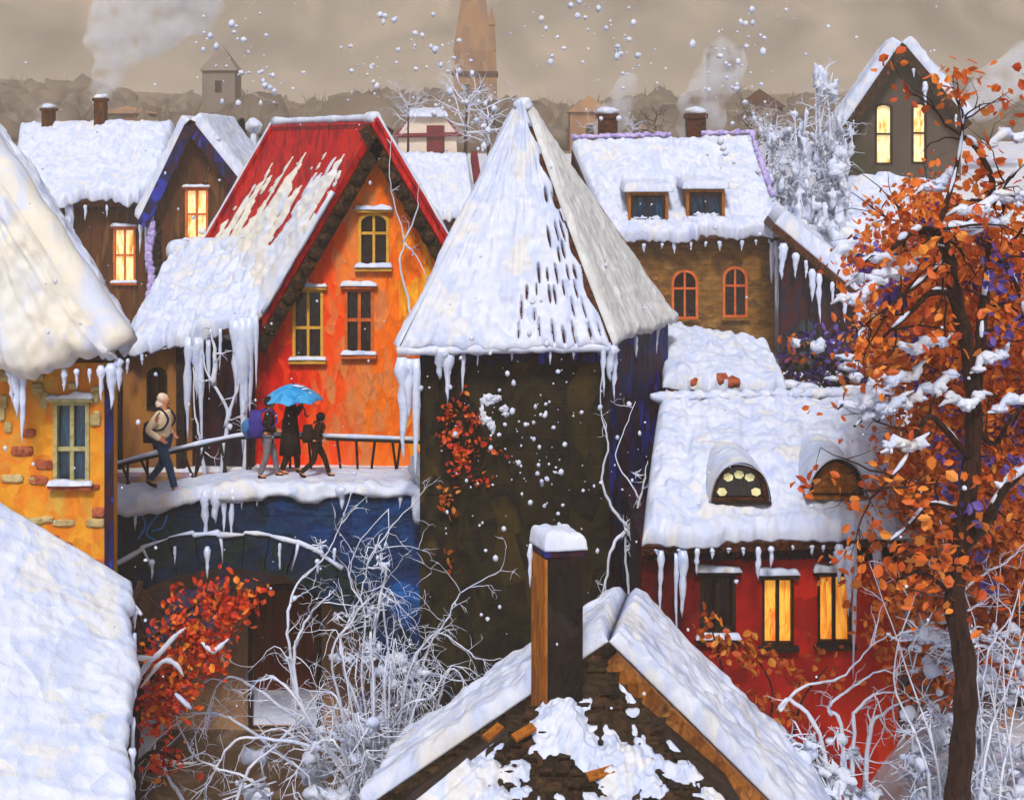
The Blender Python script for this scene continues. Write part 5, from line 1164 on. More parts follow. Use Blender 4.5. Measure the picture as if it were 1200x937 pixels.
for pts in [[(150, 845, 16.6), (165, 790, 16.6), (190, 762, 16.6), (205, 745, 16.6), (218, 735, 16.6)], [(165, 805, 16.6), (190, 775, 16.6), (206, 778, 16.6), (215, 792, 16.6)], [(205, 812, 16.5), (224, 830, 16.5)], [(152, 705, 17), (166, 720, 16.8)], [(180, 770, 16.5), (160, 770, 16.5), (140, 760, 16.5)], [(236, 752, 16.6), (250, 762, 16.6), (268, 748, 16.6)]]:
    pth = spline([P(*q) for q in pts], 4); m.tube(pth, [max(.006, (.035 + .02 * noise.noise(V((i * .9, 3, pts[0][0])))) * math.sin(math.pi * (i + .4) / (len(pth) - .2)) ** .6) for i in range(len(pth))], 6)
ls.part('bough_snow', m, 'snow', None, True)

# climbers
frosted('frosted_climber', 'white frosted climber hanging down the right corner of the dark tower', 'climber', P(738, 730, 22.1),
        [[(740, 735, 22.0), (737, 690, 22.1), (733, 650, 22.1), (736, 618, 22.1), (750, 590, 22.1), (738, 565, 22.1), (722, 538, 22.2), (730, 508, 22.3), (745, 470, 22.4)], [(736, 618, 22.1), (716, 592, 22.1), (705, 560, 22.1), (713, 520, 22.1), (704, 480, 22.1), (707, 410, 22.1)], [(736, 618, 22.1), (718, 640, 22), (710, 680, 22), (702, 705, 22)], [(740, 620, 22), (760, 640, 21.9), (772, 690, 21.9), (760, 725, 21.9)], [(736, 618, 22.1), (745, 600, 22), (756, 560, 22), (758, 540, 22)], [(745, 640, 22), (756, 690, 21.9), (770, 725, 21.9)], [(736, 625, 22), (770, 622, 21.9), (785, 640, 21.8), (795, 660, 21.8)]], .038, 31, kids=3, twig=(.2, .5), lumps=[(735, 620, 22, .12), (738, 640, 22, .1), (760, 625, 21.9, .09), (745, 555, 22, .08), (762, 700, 21.9, .08)])
frosted('frosted_climber', 'white frosted stems climbing the dark bay beside the brown annex', 'climber', P(262, 562, 26),
        [[(258, 562, 25.9), (264, 515, 25.9), (266, 480, 25.9), (250, 450, 25.9), (240, 430, 25.9), (236, 395, 25.9)], [(264, 500, 25.9), (275, 465, 25.9), (284, 430, 25.9)], [(240, 562, 25.9), (236, 520, 25.9), (228, 480, 25.9), (226, 430, 25.9)], [(250, 450, 25.9), (252, 415, 25.9), (246, 385, 25.9)], [(286, 560, 25.9), (288, 510, 25.9), (284, 470, 25.9)]], .05, 33, kids=3, twig=(.2, .5))
frosted('frosted_climber', 'thin white stem trailing from the red roof over the orange gable', 'climber', P(487, 400, 26.3),
        [[(486, 400, 26.3), (478, 350, 26.3), (468, 310, 26.2), (474, 280, 26.2), (462, 240, 26.1), (456, 200, 26.0), (458, 160, 26.0)], [(472, 285, 26.2), (488, 250, 26.1), (490, 225, 26.0)], [(474, 285, 26.2), (488, 300, 26.3), (502, 330, 26.3)]], .028, 35, kids=2, twig=(.15, .4))
iv = T('ivy_plant', 'orange-leaved creeper on the left of the dark tower wall', 'creeper', P(530, 620, 22.4))
rng = random.Random(17); m = MB()
for pts in [[(528, 615, 22.46), (532, 560, 22.44), (524, 520, 22.44), (530, 480, 22.44)], [(530, 560, 22.44), (548, 530, 22.44), (556, 500, 22.44), (545, 465, 22.44)], [(530, 580, 22.44), (560, 555, 22.44), (572, 540, 22.44)]]:
    pth = spline([P(*q) for q in pts], 5); m.tube(pth, [.015] * len(pth), 5)
iv.part('stem', m, 'bark', None, True)
lv = MB()
for px, py, n in [(528, 475, 10), (543, 456, 6), (524, 490, 14), (545, 487, 14), (558, 495, 14), (522, 512, 24), (535, 505, 18), (532, 520, 16), (562, 520, 14), (538, 535, 22), (548, 525, 12), (546, 545, 14), (533, 552, 12), (564, 562, 8), (570, 556, 6), (583, 527, 6)]:
    for k in range(n): lv.leaf(P(px, py, 22.38) + V((rng.gauss(0, .075), rng.uniform(-.06, .06), rng.gauss(0, .075))), rng.uniform(.035, .065), rng)
iv.part('leaves', lv, 'leaf_r')
lv = MB()
for px, py in [(520, 572), (526, 580), (518, 592), (530, 600), (522, 585), (524, 645), (530, 660)]:
    for k in range(6): lv.leaf(P(px, py, 22.34) + V((rng.gauss(0, .06), rng.uniform(-.06, .06), rng.gauss(0, .06))), rng.uniform(.04, .07), rng)
iv.part('leaves', lv, 'leaf_y', label='amber leaves lower down')

# shrubs before the crimson house
ab = T('amber_shrub', 'loose shrub of amber leaves in front of the crimson wall', 'shrub', P(870, 960, 18.6))
rng = random.Random(23); m = MB()
for pts in [[(880, 990, 18.6), (870, 880, 18.6), (850, 800, 18.6), (835, 740, 18.6), (826, 700, 18.7)], [(880, 990, 18.6), (895, 880, 18.5), (905, 810, 18.5), (880, 760, 18.5)], [(885, 990, 18.6), (925, 880, 18.4), (940, 820, 18.4), (970, 780, 18.4)], [(875, 930, 18.6), (840, 850, 18.7), (826, 800, 18.8)]]:
    pth = spline([P(*q) for q in pts], 5); n = len(pth); m.tube(pth, [.022 * (1 - .6 * i / n) for i in range(n)], 5)
    for k in range(5): branchy(m, pth[rng.randrange(4, n)], V((rng.gauss(0, 1), rng.gauss(0, .5), rng.gauss(.3, .7))), rng.uniform(.2, .5), .008, 1, rng, .5, 2, 4)
ab.part('stems', m, 'bark', None, True).name = 'stem'
lv = MB()
for px, py, n in [(832, 725, 14), (826, 740, 10), (850, 752, 16), (872, 768, 26), (880, 775, 18), (832, 790, 10), (845, 760, 12), (874, 750, 14), (903, 768, 14), (908, 775, 8), (925, 783, 12), (935, 800, 14), (960, 767, 10), (970, 790, 10), (930, 830, 14), (891, 822, 12), (905, 820, 10), (920, 842, 16), (876, 845, 14), (890, 848, 12), (855, 805, 10), (860, 828, 6), (842, 798, 8), (980, 800, 10)]:
    for k in range(n): lv.leaf(P(px, py, 18.5) + V((rng.gauss(0, .075), rng.gauss(0, .1), rng.gauss(0, .065))), rng.uniform(.045, .08), rng)
ab.part('crown', lv, 'leaf_y')
f_ = 17.4
frosted('frosted_bush', 'arching frosted bush low in front of the crimson house corner', 'bush', P(1000, 1010, f_),
        [[(1000, 1000, f_), (985, 850, f_), (972, 836, f_), (976, 822, f_), (1005, 800, f_), (1035, 784, f_), (1052, 795, f_)], [(990, 1000, f_), (960, 860, f_), (925, 820, f_), (914, 832, f_), (940, 804, f_), (985, 794, f_), (1012, 765, f_), (1042, 742, f_)], [(1000, 1000, f_), (1000, 860, f_), (1005, 830, f_), (1030, 812, f_), (1058, 812, f_)], [(1010, 1000, f_), (1018, 860, f_), (1035, 836, f_), (1070, 815, f_)], [(985, 1000, f_), (950, 890, f_), (932, 870, f_), (920, 880, f_), (928, 862, f_), (960, 858, f_)], [(1000, 990, f_), (985, 890, f_), (1005, 888, f_), (1040, 895, f_)], [(1000, 980, f_), (970, 900, f_), (945, 868, f_), (925, 862, f_)]],   .034, 41, kids=5, twig=(.2, .5),
        lumps=[(955, 880, f_, .3), (965, 900, f_, .35), (985, 915, f_, .3), (1000, 885, f_, .2), (945, 870, f_, .2), (975, 930, f_, .4), (1010, 930, f_, .4), (940, 930, f_, .3), (980, 860, f_, .12)])
e_ = 16.4
rs = random.Random(77); stems = []
for k in range(13):
    x = rs.uniform(1072, 1215); top = rs.uniform(590, 800); xx = x + rs.uniform(-45, 45)
    stems.append([(x, 1010, e_ + rs.uniform(-.5, .8)), (x + rs.uniform(-15, 15), 900, e_ + rs.uniform(-.4, .4)), (xx, (900 + top) / 2, e_ + rs.uniform(-.4, .4)), (xx + rs.uniform(-50, 50), top, e_ + rs.uniform(-.5, .4))])
stems += [[(1150, 820, e_), (1160, 760, e_), (1185, 720, e_), (1168, 700, e_), (1160, 675, e_)], [(1090, 760, e_), (1100, 755, e_), (1130, 756, e_), (1165, 762, e_), (1180, 780, e_)], [(1115, 735, e_), (1130, 715, e_), (1160, 705, e_)], [(1128, 690, e_), (1160, 668, e_), (1190, 650, e_), (1215, 610, e_)], [(1040, 742, e_ + 1), (1055, 750, e_ + 1), (1100, 745, e_ + .6), (1110, 735, e_ + .5)]]
frosted('frosted_bush', 'tall frosted thicket round the foot of the dark trunk', 'bush', P(1140, 1020, e_), stems, .020, 43, kids=6, twig=(.2, .5), lev=1,
        lumps=[(rs.uniform(1065, 1220), rs.uniform(740, 960), e_ + rs.uniform(0, .9), rs.uniform(.10, .26)) for _ in range(70)])
# frosted trees by the hilltop house
for k, (px, base, top, d_, wd, lab) in enumerate([(963, 290, 82, 45, 11, 'tallest white frosted tree left of the hilltop house'), (938, 270, 118, 43, 6, 'slim frosted tree second from the hilltop house'), (906, 250, 140, 43.5, 6, 'low frosted tree between the ochre roof and slim frosted tree'), (983, 270, 130, 44, 4, 'thin frosted stem tight beside the hilltop house wall')]):
    rs = random.Random(k + 50); st = []
    for j in range(4):
        x = px + rs.gauss(0, wd * .4); st.append([(px + rs.gauss(0, 2), base + 12, d_), (x, (base * 2 + top) / 3, d_), (x + rs.gauss(0, wd * .5), (base + top * 2) / 3, d_), (x + rs.gauss(0, wd * .7), top + rs.uniform(0, 35), d_)])
    frosted('frosted_tree', lab, 'tree', P(px, base, d_), st, .08, 60 + k, kids=8, twig=(.3, .9), lev=2, vert=True, group='frosted trees by the hilltop house', lumps=[(px + rs.gauss(0, wd * .6), rs.uniform(top + 12, base), d_ + rs.uniform(-.4, .4), rs.uniform(.22, .6)) for _ in range(int((base - top) / 6))])
# snow bank below the hilltop house
sb = MB()
for k in range(40):
    x, y = rng.uniform(940, 1100), rng.uniform(225, 290); sb.lump(P(x, y, 47.5 - (y - 225) * .06), (rng.uniform(.5, 1.1), .6, rng.uniform(.3, .8)), k, 3, .6, 1.8)
single('snow_bank', 'wind-blown snow bank under the hilltop house', 'snow bank', sb, 'snow', P(1010, 280, 46), smooth=True)
# orange and dark shrubs in the gap right of the shed
gp_ = T('gap_shrub', 'dark shrub with plum and orange leaves between shed and autumn tree', 'shrub', P(960, 470, 30)); gp_.o.name = 'wild_shrub'
m = MB()
for k in range(7): branchy(m, P(925 + k * 14, 500, 30), V((rng.gauss(0, .5), 0, 1)), 1.4, .03, 2, rng, .4, 3, 5)
gp_.part('branch', m, 'bark')
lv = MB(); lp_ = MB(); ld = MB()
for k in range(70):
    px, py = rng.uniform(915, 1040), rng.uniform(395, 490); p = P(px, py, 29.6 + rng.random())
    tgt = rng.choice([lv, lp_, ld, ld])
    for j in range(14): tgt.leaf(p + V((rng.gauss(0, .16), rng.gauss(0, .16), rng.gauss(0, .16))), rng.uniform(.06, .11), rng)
gp_.part('crown', ld, 'leaf_d'); gp_.part('orange_leaves', lv, 'leaf_o'); gp_.part('violet_leaves_and_shade', lp_, 'leaf_p')
sw = MB()
for k in range(26): sw.lump(P(rng.uniform(915, 1045), rng.uniform(400, 490), 29.3), (rng.uniform(.08, .3), .12, rng.uniform(.05, .14)), k, 2, .8, 2.2)
gp_.part('bough_snow', sw, 'snow', None, True)
# conifer and twiggy trees behind
def conifer(px, base, top, d_, label, mat='leaf_d'):
    t = T('fir_tree', label, 'tree', P(px, base, d_), 'dark firs by the red roof'); a, b_ = P(px, base, d_), P(px, top, d_); h = b_.z - a.z
    t.part('trunk', MB().tube([a - V((0, 0, 1)), b_], [.16, .03], 7), 'bark'); m = MB(); rs = random.Random(int(px))
    for k in range(1500):
        v = rs.random() ** .8; r_ = h * .30 * (1 - v) * (.6 + .4 * abs(math.sin(v * 24))) * math.sqrt(rs.random()); g = rs.random() * 6.28
        m.leaf(a + V((r_ * math.cos(g), r_ * math.sin(g), h * (.08 + .92 * v) - r_ * .25)), rs.uniform(.10, .2), rs)
    t.part('crown', m, mat); return t
conifer(283, 215, 142, 56, 'dark green fir between the brown gable and red roof')
conifer(308, 200, 160, 60, 'small dark fir tucked behind the left end of the red roof')
def twiggy(px, base, top, d_, label, frost=False):
    t = T('bare_tree', label, 'tree', P(px, base, d_), 'bare trees behind the roofs'); rs = random.Random(int(px * 3)); a, b_ = P(px, base, d_), P(px, top, d_); h = b_.z - a.z
    m = MB(); branchy(m, a - V((0, 0, .5)), V((0, 0, 1)), h * .75, h * .022, 0, rs, .12, 0, 7); t.part('trunk', m, 'bark')
    m = MB()
    for k in range(12): branchy(m, a.lerp(b_, rs.uniform(.25, .7)), V((rs.gauss(0, 1), rs.gauss(0, 1), rs.uniform(.3, 1.4))), h * rs.uniform(.25, .42), h * .009, 3, rs, .4, 3, 4, 0, None, .6, 5, .7)
    t.part('crown', m, 'frost' if frost else 'leaf_b'); return t
twiggy(478, 170, 92, 70, 'frosted bare tree behind the peak of the red roof', True)
twiggy(545, 190, 62, 75, 'tall frosted bare tree in front of the church', True)
twiggy(572, 200, 90, 66, 'frosted bare tree right of the church close to the pyramid roof', True)
twiggy(700, 176, 128, 52, 'frosted bare tree just right of the pyramid roof', True)
twiggy(768, 176, 120, 60, 'brown bare tree behind the middle of the ochre house ridge')
twiggy(880, 190, 105, 58, 'brown bare tree behind the right end of ochre house ridge')
twiggy(898, 215, 120, 50, 'frosted bare tree at the right end of ochre roof', True)
twiggy(742, 176, 132, 66, 'frosted small bare tree behind left chimney of ochre house', True)
lp = T('snowy_post', 'snow-plastered post with round cap beside the dark firs', 'post', P(297, 205, 53))
lp.part('shaft', MB().tube([P(297, 215, 53), P(297, 150, 53)], [.14, .12], 8), 'frost', None, True); m = MB(); m.lump(P(297, 148, 53), (.32, .3, .3), 2, 3, .3); lp.part('cap', m, 'snow', None, True)

# ------------------------------------------------------------------ the walkers
def skin_mesh(name, vs_, es, rs_, root, sub=2):
    me = bpy.data.meshes.new(name); me.from_pydata([tuple(v) for v in vs_], es, [])
    o = bpy.data.objects.new(name, me); COL.objects.link(o)
    o.modifiers.new('s', 'SKIN'); sd_ = o.data.skin_vertices[0].data
    for i, r_ in enumerate(rs_): sd_[i].radius = (r_, r_) if not isinstance(r_, tuple) else r_; sd_[i].use_root = (i == root)
    m = o.modifiers.new('u', 'SUBSURF'); m.levels = sub; m.render_levels = sub
    bpy.context.view_layer.update(); dg_ = bpy.context.evaluated_depsgraph_get()
    r = bpy.data.meshes.new_from_object(o.evaluated_get(dg_)); bpy.data.objects.remove(o); r.name = name
    return r

def person(label, base, H, yaw, step, arms, top, legs, hair, bow=0., hair_r=.105, coat_len=0., hood=False, group=None):
    """arms: per side (elbow, wrist) in body space (forward, left, up) for a 1.72 m figure."""
    s = H / 1.72; c, sn = math.cos(yaw), math.sin(yaw)
    def B(f, l, u): return V((f * c - l * sn, f * sn + l * c, u)) * s
    t = T('person', label, 'person', base, group)
    hx = .10 * bow; hz = -.05 * bow
    J = {'pel': B(0, 0, .93), 'wai': B(.0, 0, 1.08), 'che': B(.02 + .03 * bow, 0, 1.28), 'nb': B(.03 + .05 * bow, 0, 1.44), 'nk': B(.045 + .08 * bow, 0, 1.505), 'jaw': B(.075 + hx, 0, 1.555 + hz * .6), 'sk': B(.05 + hx, 0, 1.625 + hz), 'tp': B(.045 + hx * 1.2, 0, 1.69 + hz), 'nose': B(.155 + hx * 1.1, 0, 1.585 + hz * 1.3)}
    E = [('pel', 'wai'), ('wai', 'che'), ('che', 'nb'), ('nb', 'nk'), ('nk', 'jaw'), ('jaw', 'sk'), ('sk', 'tp'), ('sk', 'nose')]
    RD = {'pel': .125, 'wai': .115, 'che': .135, 'nb': .075, 'nk': .055, 'jaw': .062, 'sk': .088, 'tp': .06, 'nose': .016}
    fr_, bk_ = step
    for sd_, nm, st in ((1, 'l', fr_), (-1, 'r', bk_)):
        J['hip' + nm] = B(0, .095 * sd_, .88); J['kn' + nm] = B(st[0], .10 * sd_, st[1]); J['an' + nm] = B(st[2], .10 * sd_, st[3]); J['to' + nm] = B(st[2] + .15, .115 * sd_, max(.03, st[3] - .05 - st[4]))
        J['sh' + nm] = B(.02 + .04 * bow, .165 * sd_, 1.385); el, wr = arms[nm]; J['el' + nm] = B(*el); J['wr' + nm] = B(*wr)
        d_ = (J['wr' + nm] - J['el' + nm]).normalized(); sdv = B(0, 1, 0).cross(d_).normalized() if abs(d_.dot(B(0, 1, 0).normalized())) < .9 else B(1, 0, 0)
        J['pa' + nm] = J['wr' + nm] + d_ * .065 * s
        E += [('pel', 'hip' + nm), ('hip' + nm, 'kn' + nm), ('kn' + nm, 'an' + nm), ('an' + nm, 'to' + nm), ('che', 'sh' + nm), ('sh' + nm, 'el' + nm), ('el' + nm, 'wr' + nm), ('wr' + nm, 'pa' + nm)]
        RD.update({'hip' + nm: .088, 'kn' + nm: .058, 'an' + nm: .04, 'to' + nm: .032, 'sh' + nm: .06, 'el' + nm: .042, 'wr' + nm: .028, 'pa' + nm: .03})
        for q, (ofs, ln) in enumerate([(-.030, .060), (-.010, .072), (.010, .068), (.028, .052)]):
            b0 = J['pa' + nm] + sdv * ofs * s; J['f%d%s' % (q, nm)] = b0 + d_ * ln * .6 * s; J['g%d%s' % (q, nm)] = b0 + d_ * ln * .8 * s + d_.cross(sdv) * ln * .6 * s
            E += [('pa' + nm, 'f%d%s' % (q, nm)), ('f%d%s' % (q, nm), 'g%d%s' % (q, nm))]; RD['f%d%s' % (q, nm)] = .0095; RD['g%d%s' % (q, nm)] = .008
        J['t0' + nm] = J['wr' + nm] + d_ * .03 * s - sdv * .04 * s; J['t1' + nm] = J['t0' + nm] + d_ * .04 * s - sdv * .012 * s; E += [('wr' + nm, 't0' + nm), ('t0' + nm, 't1' + nm)]; RD['t0' + nm] = .011; RD['t1' + nm] = .009
    def sub_mesh(name, keys, edges, rad, lev=2):
        ix = {k: i for i, k in enumerate(keys)}
        return skin_mesh(name, [J[k] for k in keys], [(ix[a], ix[b_]) for a, b_ in edges if a in ix and b_ in ix], [rad[k] * s for k in keys], 0, lev)
    body = t.mesh('body', sub_mesh('body', list(J), E, RD), 'skin')
    tk_ = ['pel', 'wai', 'che', 'nb', 'shl', 'ell', 'wrl', 'shr', 'elr', 'wrr']
    r2 = {'pel': .155, 'wai': .15, 'che': .165, 'nb': .10, 'shl': .088, 'shr': .088, 'ell': .068, 'elr': .068, 'wrl': .052, 'wrr': .052}
    jk = t.mesh('jacket', sub_mesh('jacket', tk_, E, r2), top)
    if coat_len:
        m = MB(); pth = [J['wai'] + V((0, 0, .06 * s)), J['pel'], J['pel'] - V((0, 0, .2 * s)), J['pel'] - V((0, 0, coat_len * s))]
        m.tube([p + t.loc for p in pth], [.15 * s, .175 * s, .195 * s, .225 * s], 14); t.part('coat_skirt', m, top, jk, True)
    lk = ['pel', 'hipl', 'knl', 'anl', 'hipr', 'knr', 'anr']; r3 = {'pel': .135, 'hipl': .105, 'knl': .078, 'anl': .062, 'hipr': .105, 'knr': .078, 'anr': .062}
    t.mesh('trousers', sub_mesh('trousers', lk, E, r3), legs)
    for nm in 'lr':
        sk_ = skin_mesh('shoe', [J['an' + nm] + V((0, 0, .01)), J['an' + nm] + V((0, 0, -.05 * s)), J['to' + nm]], [(0, 1), (1, 2)], [.055 * s, .052 * s, .045 * s], 0); t.mesh('shoe', sk_, 'boots')
    m = MB(); hc = J['sk'] + t.loc + B(-.042, 0, .026); hr = hair_r * s * .93
    m.lump(hc, (hr * .98, hr * 1.0, hr * 1.0), int(H * 100), 3, .22, 3)
    if hood: m.lump(hc - B(.045, 0, .11), (hr * .85, hr * 1.05, hr * .95), 4, 3, .2)
    t.part('hood' if hood else 'hair', m, hair, None, True)
    for sd_ in (1, -1):
        m = MB(); m.lump(J['sk'] + t.loc + B(.088, .034 * sd_, -.012), .0125 * s, 1, 2, 0); t.part('eye', m, 'boots', None, True)
    m = MB(); m.lump(J['jaw'] + t.loc + B(.062, 0, -.002), (.012 * s, .022 * s, .006 * s), 1, 2, 0); t.part('mouth', m, 'door', None, True)
    return t, J, B, s

def backpack(label, pers, size, mat, tilt=0., group='backpacks of the walkers', drop=0., back=.0, strap=True):
    t, J, B, s = pers; base = (J['che'] + J['wai']) / 2 + t.loc + B(-.135 - size[0] / 2 - back, 0, -.02 - drop)
    b_ = T('backpack', label, 'backpack', base, group); bm = bmesh.new(); bmesh.ops.create_cube(bm, size=1)
    bmesh.ops.subdivide_edges(bm, edges=bm.edges, cuts=3, use_grid_fill=True)
    for v in bm.verts:
        p = v.co; k = 1 - .22 * (p.y * p.y * 4) * .6 - .15 * max(0, p.z) * 2 * .5
        q = V((p.x * size[0] * (1.1 - .35 * max(0, p.z)), p.y * size[1] * (1 - .25 * abs(p.z)), p.z * size[2])) * s
        n_ = V((p.x * 2, p.y * 2, p.z * 2)); q *= 1 - .055 * (n_.length - 1); v.co = B(*(q / s)) + V((0, 0, 0))
    m = MB(); bm.verts.ensure_lookup_table(); m.add([v.co + base for v in bm.verts], [[v.index for v in f.verts] for f in bm.faces]); bm.free()
    bag = b_.part('bag', m, mat, None, True)
    m = MB(); m.lump(base + B(-size[0] * .52, 0, -size[2] * .18), V((.05, size[1] * .36, size[2] * .24)) * s, 3, 3, .15); b_.part('pocket', m, mat, bag, True)
    m = MB(); m.lump(base + B(-.01, 0, size[2] * .43), V((size[0] * .5, size[1] * .42, .05)) * s, 5, 3, .15); b_.part('flap', m, mat, bag, True)
    for sd_ in ((1, -1) if strap else ()):
        m = MB(); o_ = t.loc
        m.tube(spline([o_ + J['nb'] + B(-.16, .10 * sd_, .0), o_ + J['nb'] + B(-.02, .105 * sd_, .05), o_ + J['che'] + B(.16, .12 * sd_, .04), o_ + J['wai'] + B(.10, .165 * sd_, .06), o_ + J['wai'] + B(-.14, .13 * sd_, .02)], 4), .02 * s, 6); b_.part('strap', m, mat, None, True)
    return b_
G = 'walkers on the bridge'
def foot(px, py_d):
    x = (px - 600) * py_d / F; return V((x, py_d, deck_z(x) + .075))
WF, WB = (.18, .50, .30, .09, 0), (-.05, .46, -.30, .15, .05)       # (knee x, knee z, ankle x, ankle z, toe drop)
p1 = person('person in cream hooded top and blue jeans walking with hands in pockets', foot(190, 24.0), 1.70, R(-14), (WB, WF), {'l': ((-.10, .26, 1.13), (.10, .20, .98)), 'r': ((-.14, -.27, 1.12), (.09, -.21, .96))}, 'hoodie', 'jeans', 'hood', hood=True, group=G)
backpack('navy shoulder bag on the back of the person in cream', p1, (.16, .26, .36), 'navy', drop=.12, back=.02)
p2 = person('person in grey trousers under the umbrella carrying a purple backpack', foot(314, 23.98), 1.42, R(12), ((.14, .50, .20, .09, 0), (-.04, .48, -.18, .11, .02)), {'l': ((-.02, .25, 1.12), (.16, .2, 1.02)), 'r': ((-.02, -.25, 1.12), (.18, -.18, 1.05))}, 'coat', 'greycloth', 'coat', group=G, hair_r=.115)
backpack('bulging purple backpack with pale blue pouch under the umbrella', p2, (.26, .36, .56), 'purple', drop=-.02)
m = MB(); o_ = p2[0].loc; m.lump(o_ + p2[1]['wai'] + p2[2](-.44, 0, .02), (.09, .12, .17), 5, 3, .3)
pu = single('side_bag', 'pale blue bag strapped to the purple backpack', 'bag', m, 'skyblue', o_ + p2[1]['wai'], smooth=True)
p3 = person('tall person in long dark coat holding the blue umbrella', foot(340, 24.3), 1.52, R(4), ((.12, .50, .14, .09, 0), (-.02, .48, -.16, .10, .02)), {'l': ((.06, .27, 1.16), (.22, .14, 1.38)), 'r': ((.08, -.27, 1.16), (.24, -.10, 1.40))}, 'coat', 'coat2', 'coat', coat_len=.52, group=G, hair_r=.112)
p4 = person('small child in dark clothes striding ahead with bowed head', foot(371, 24.05), 1.16, R(2), ((.20, .50, .32, .09, 0), (-.06, .46, -.40, .16, .06)), {'l': ((.0, .24, 1.12), (.14, .2, 1.0)), 'r': ((.02, -.24, 1.12), (.17, -.2, 1.02))}, 'coat2', 'coat2', 'boots', bow=1.0, group=G, hair_r=.13)
backpack('dark olive backpack on the striding child', p4, (.24, .32, .44), 'coat', drop=.0)
# umbrella held by the tall walker
hd = p3[0].loc + p3[1]['wrr'] + V((.06, 0, .02)); tpt = P(344, 449, 24.3); tpt.y = hd.y
um = T('umbrella', 'open blue umbrella over two walkers on the bridge', 'umbrella', hd)
um.part('shaft', MB().tube([hd - V((0, 0, .12)), tpt + V((0, 0, .03))], .014, 7), 'metal', None, True)
m = MB(); m.tube([hd - V((0, 0, .12)), hd - V((0, 0, .18)), hd - V((-.03, 0, .21)), hd - V((-.06, 0, .19))], .018, 7); um.part('handle', m, 'wood', None, True)
nr, ns_ = 7, 64; vs_ = []
for sh_ in (0, .012):
    for i in range(nr + 1):
        f = i / nr
        for k in range(ns_):
            a = 2 * math.pi * k / ns_; sc_ = abs(math.sin(a * 4)); rad_ = .535 * f * (1 - .05 * sc_ * f); z = tpt.z - .29 * f ** 1.9 - sh_ + .045 * sc_ * f ** 3 - .02 * sc_ * f * (1 - f)
            vs_.append(V((tpt.x + rad_ * math.cos(a), tpt.y + rad_ * math.sin(a), z)))
o1 = (nr + 1) * ns_
fs_ = [(i * ns_ + k, i * ns_ + (k + 1) % ns_, (i + 1) * ns_ + (k + 1) % ns_, (i + 1) * ns_ + k) for i in range(nr) for k in range(ns_)]
fs_ += [tuple(o1 + q for q in f[::-1]) for f in fs_] + [(nr * ns_ + k, nr * ns_ + (k + 1) % ns_, o1 + nr * ns_ + (k + 1) % ns_, o1 + nr * ns_ + k) for k in range(ns_)]
cpy = um.part('canopy', MB().add(vs_, fs_), 'umbrella', None, True)
for k in range(8):
    a = 2 * math.pi * k / 8; m = MB(); m.tube([V((tpt.x + .535 * f * math.cos(a), tpt.y + .535 * f * math.sin(a), tpt.z - .29 * f ** 1.9 - .018)) for f in (0, .25, .5, .75, 1)], .006, 5); um.part('rib', m, 'metal', cpy)
m = MB()
for k in range(4): m.lump(tpt + V((.08 + k * .07, -.10 - .01 * k, -.012 - .014 * k * k)), (.065, .06, .014), k, 3, .5)
um.part('canopy_snow', m, 'snow', cpy, True)

# ------------------------------------------------------------------ smoke from the chimneys
def smoke(label, puffs, seed):
    m = MB()
    for k, (px, py, r_, d_) in enumerate(puffs): m.lump(P(px, py, d_), (r_, r_ * .7, r_), seed + k, 3, .45, 1.7)
    loc = P(*[puffs[0][0], puffs[0][1]], puffs[0][3])
    o = obj('tmp', m, 'smoke', None, loc); o.location = loc
    md = o.modifiers.new('r', 'REMESH'); md.mode = 'VOXEL'; md.voxel_size = .16
    bpy.context.view_layer.update(); me = bpy.data.meshes.new_from_object(o.evaluated_get(bpy.context.evaluated_depsgraph_get())); bpy.data.objects.remove(o)
    me.materials.clear(); me.materials.append(M['smoke']); me.name = 'chimney_smoke'
    o = bpy.data.objects.new('chimney_smoke', me); COL.objects.link(o); o.location = loc; o['label'] = label; o['category'] = 'smoke'; o['group'] = 'smoke from the chimneys'
    return o
sd_ = 47.6
smoke('tall leaning smoke plume from the middle chimney of the long house', [(119, 118, .35, sd_), (118, 108, .45, sd_), (124, 98, .5, sd_), (128, 84, .6, sd_), (134, 70, .65, sd_), (140, 56, .9, sd_), (132, 44, .9, sd_), (150, 40, 1.0, sd_), (135, 26, 1.0, sd_), (160, 28, 1.1, sd_), (178, 40, .8, sd_), (195, 22, 1.0, sd_), (180, 8, 1.1, sd_), (212, 6, 1.1, sd_), (225, -12, 1.2, sd_), (200, -18, 1.2, sd_)], 3)
smoke('short puff of smoke from the left chimney of the long house', [(56, 142, .35, sd_), (52, 135, .4, sd_), (58, 127, .3, sd_)], 40)
smoke('thin smoke column from the left chimney of the ochre house', [(712, 150, .5, 44.6), (718, 138, .55, 44.6), (724, 126, .5, 44.6), (730, 114, .5, 44.6), (735, 102, .4, 44.6), (737, 92, .3, 44.6)], 50)
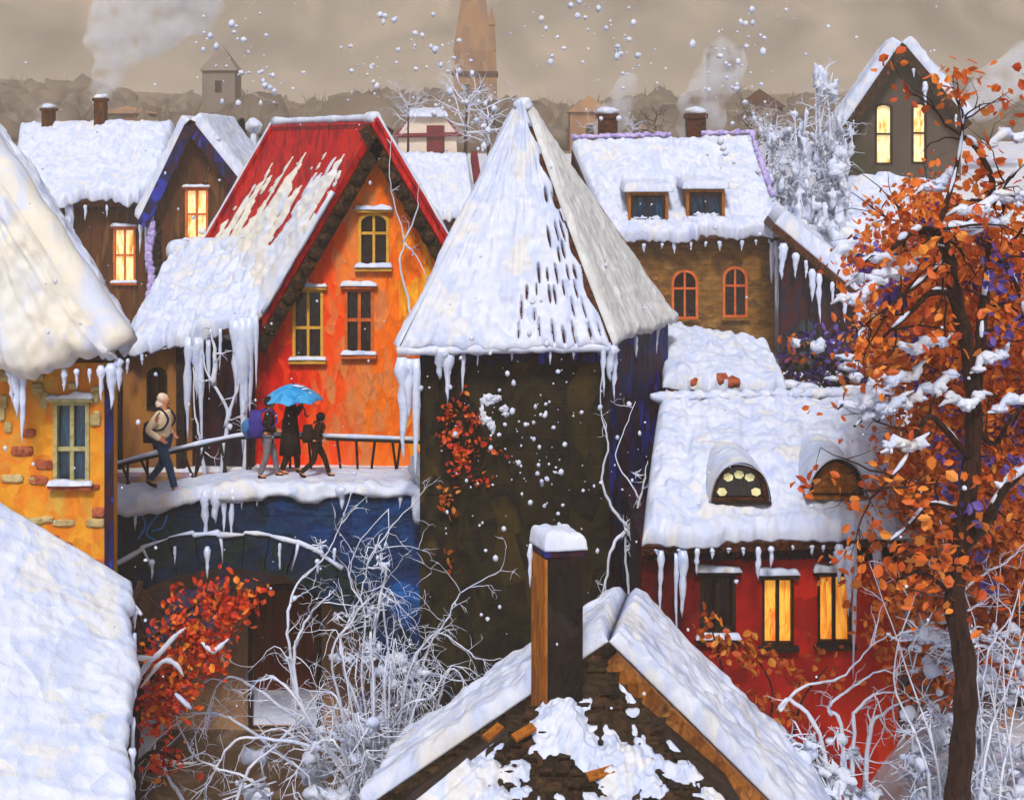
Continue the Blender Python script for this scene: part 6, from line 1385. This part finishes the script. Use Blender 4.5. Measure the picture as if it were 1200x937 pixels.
smoke('broad bending smoke column from the right chimney of the ochre house', [(815, 152, .65, 44.6), (822, 140, .75, 44.6), (814, 124, .6, 44.6), (824, 112, .6, 44.6), (836, 100, .7, 44.6), (846, 88, .7, 44.6), (852, 76, .7, 44.6), (844, 66, .6, 44.6)], 60)
smoke('faint smoke drifting right of the hilltop house', [(1150, 118, .8, 52), (1165, 104, .9, 52), (1182, 92, .9, 52), (1200, 80, 1.0, 52)], 70)

# ------------------------------------------------------------------ falling snow
rng = random.Random(99); m = MB()
def flake(p, r_): m.lump(p, (r_, r_, r_ * rng.uniform(.8, 1.4)), rng.randrange(999), 1, .4)
for k in range(900):
    y = rng.uniform(7, 42); flake(V((rng.uniform(-.46, .46) * y, y, HC + rng.uniform(-.42, .22) * y)), rng.uniform(.006, .017))
for k in range(150):                       # a flurry blowing past the tower and over the roofs
    y = rng.uniform(19, 21.8); px, py = rng.gauss(630, 55), rng.gauss(520, 90); flake(P(px, py, y), rng.choice([.008, .010, .014, .02, .032, .042]))
for k in range(330):
    y = rng.uniform(20, 40); cx, cy = rng.choice([(290, 60), (310, 90), (470, 30), (500, 70), (520, 100), (710, 40), (735, 70), (880, 30), (870, 90), (640, 30), (420, 90), (880, 160), (560, 130)])
    flake(P(rng.gauss(cx, 28), rng.gauss(cy, 28), y), rng.choice([.010, .014, .020, .032, .048, .066]) * y / 26)
o = single('falling_snow', 'white snowflakes drifting through the air', None, m, 'snow', (0, 24, 13), kind='stuff', smooth=True)

# ------------------------------------------------------------------ hazy air
hz = bpy.data.materials.new('hazy_air'); hz.use_nodes = True
n_ = hz.node_tree; n_.nodes.remove(n_.nodes['Principled BSDF']); pv = n_.nodes.new('ShaderNodeVolumePrincipled')
pv.inputs['Color'].default_value = (.90, .79, .66, 1); pv.inputs['Density'].default_value = HAZE; pv.inputs['Anisotropy'].default_value = .0
n_.links.new(pv.outputs[0], n_.nodes['Material Output'].inputs['Volume'])
o = obj('haze', MB().box((-660, -70, .2), (660, 820, 46)), hz); o['kind'] = 'stuff'
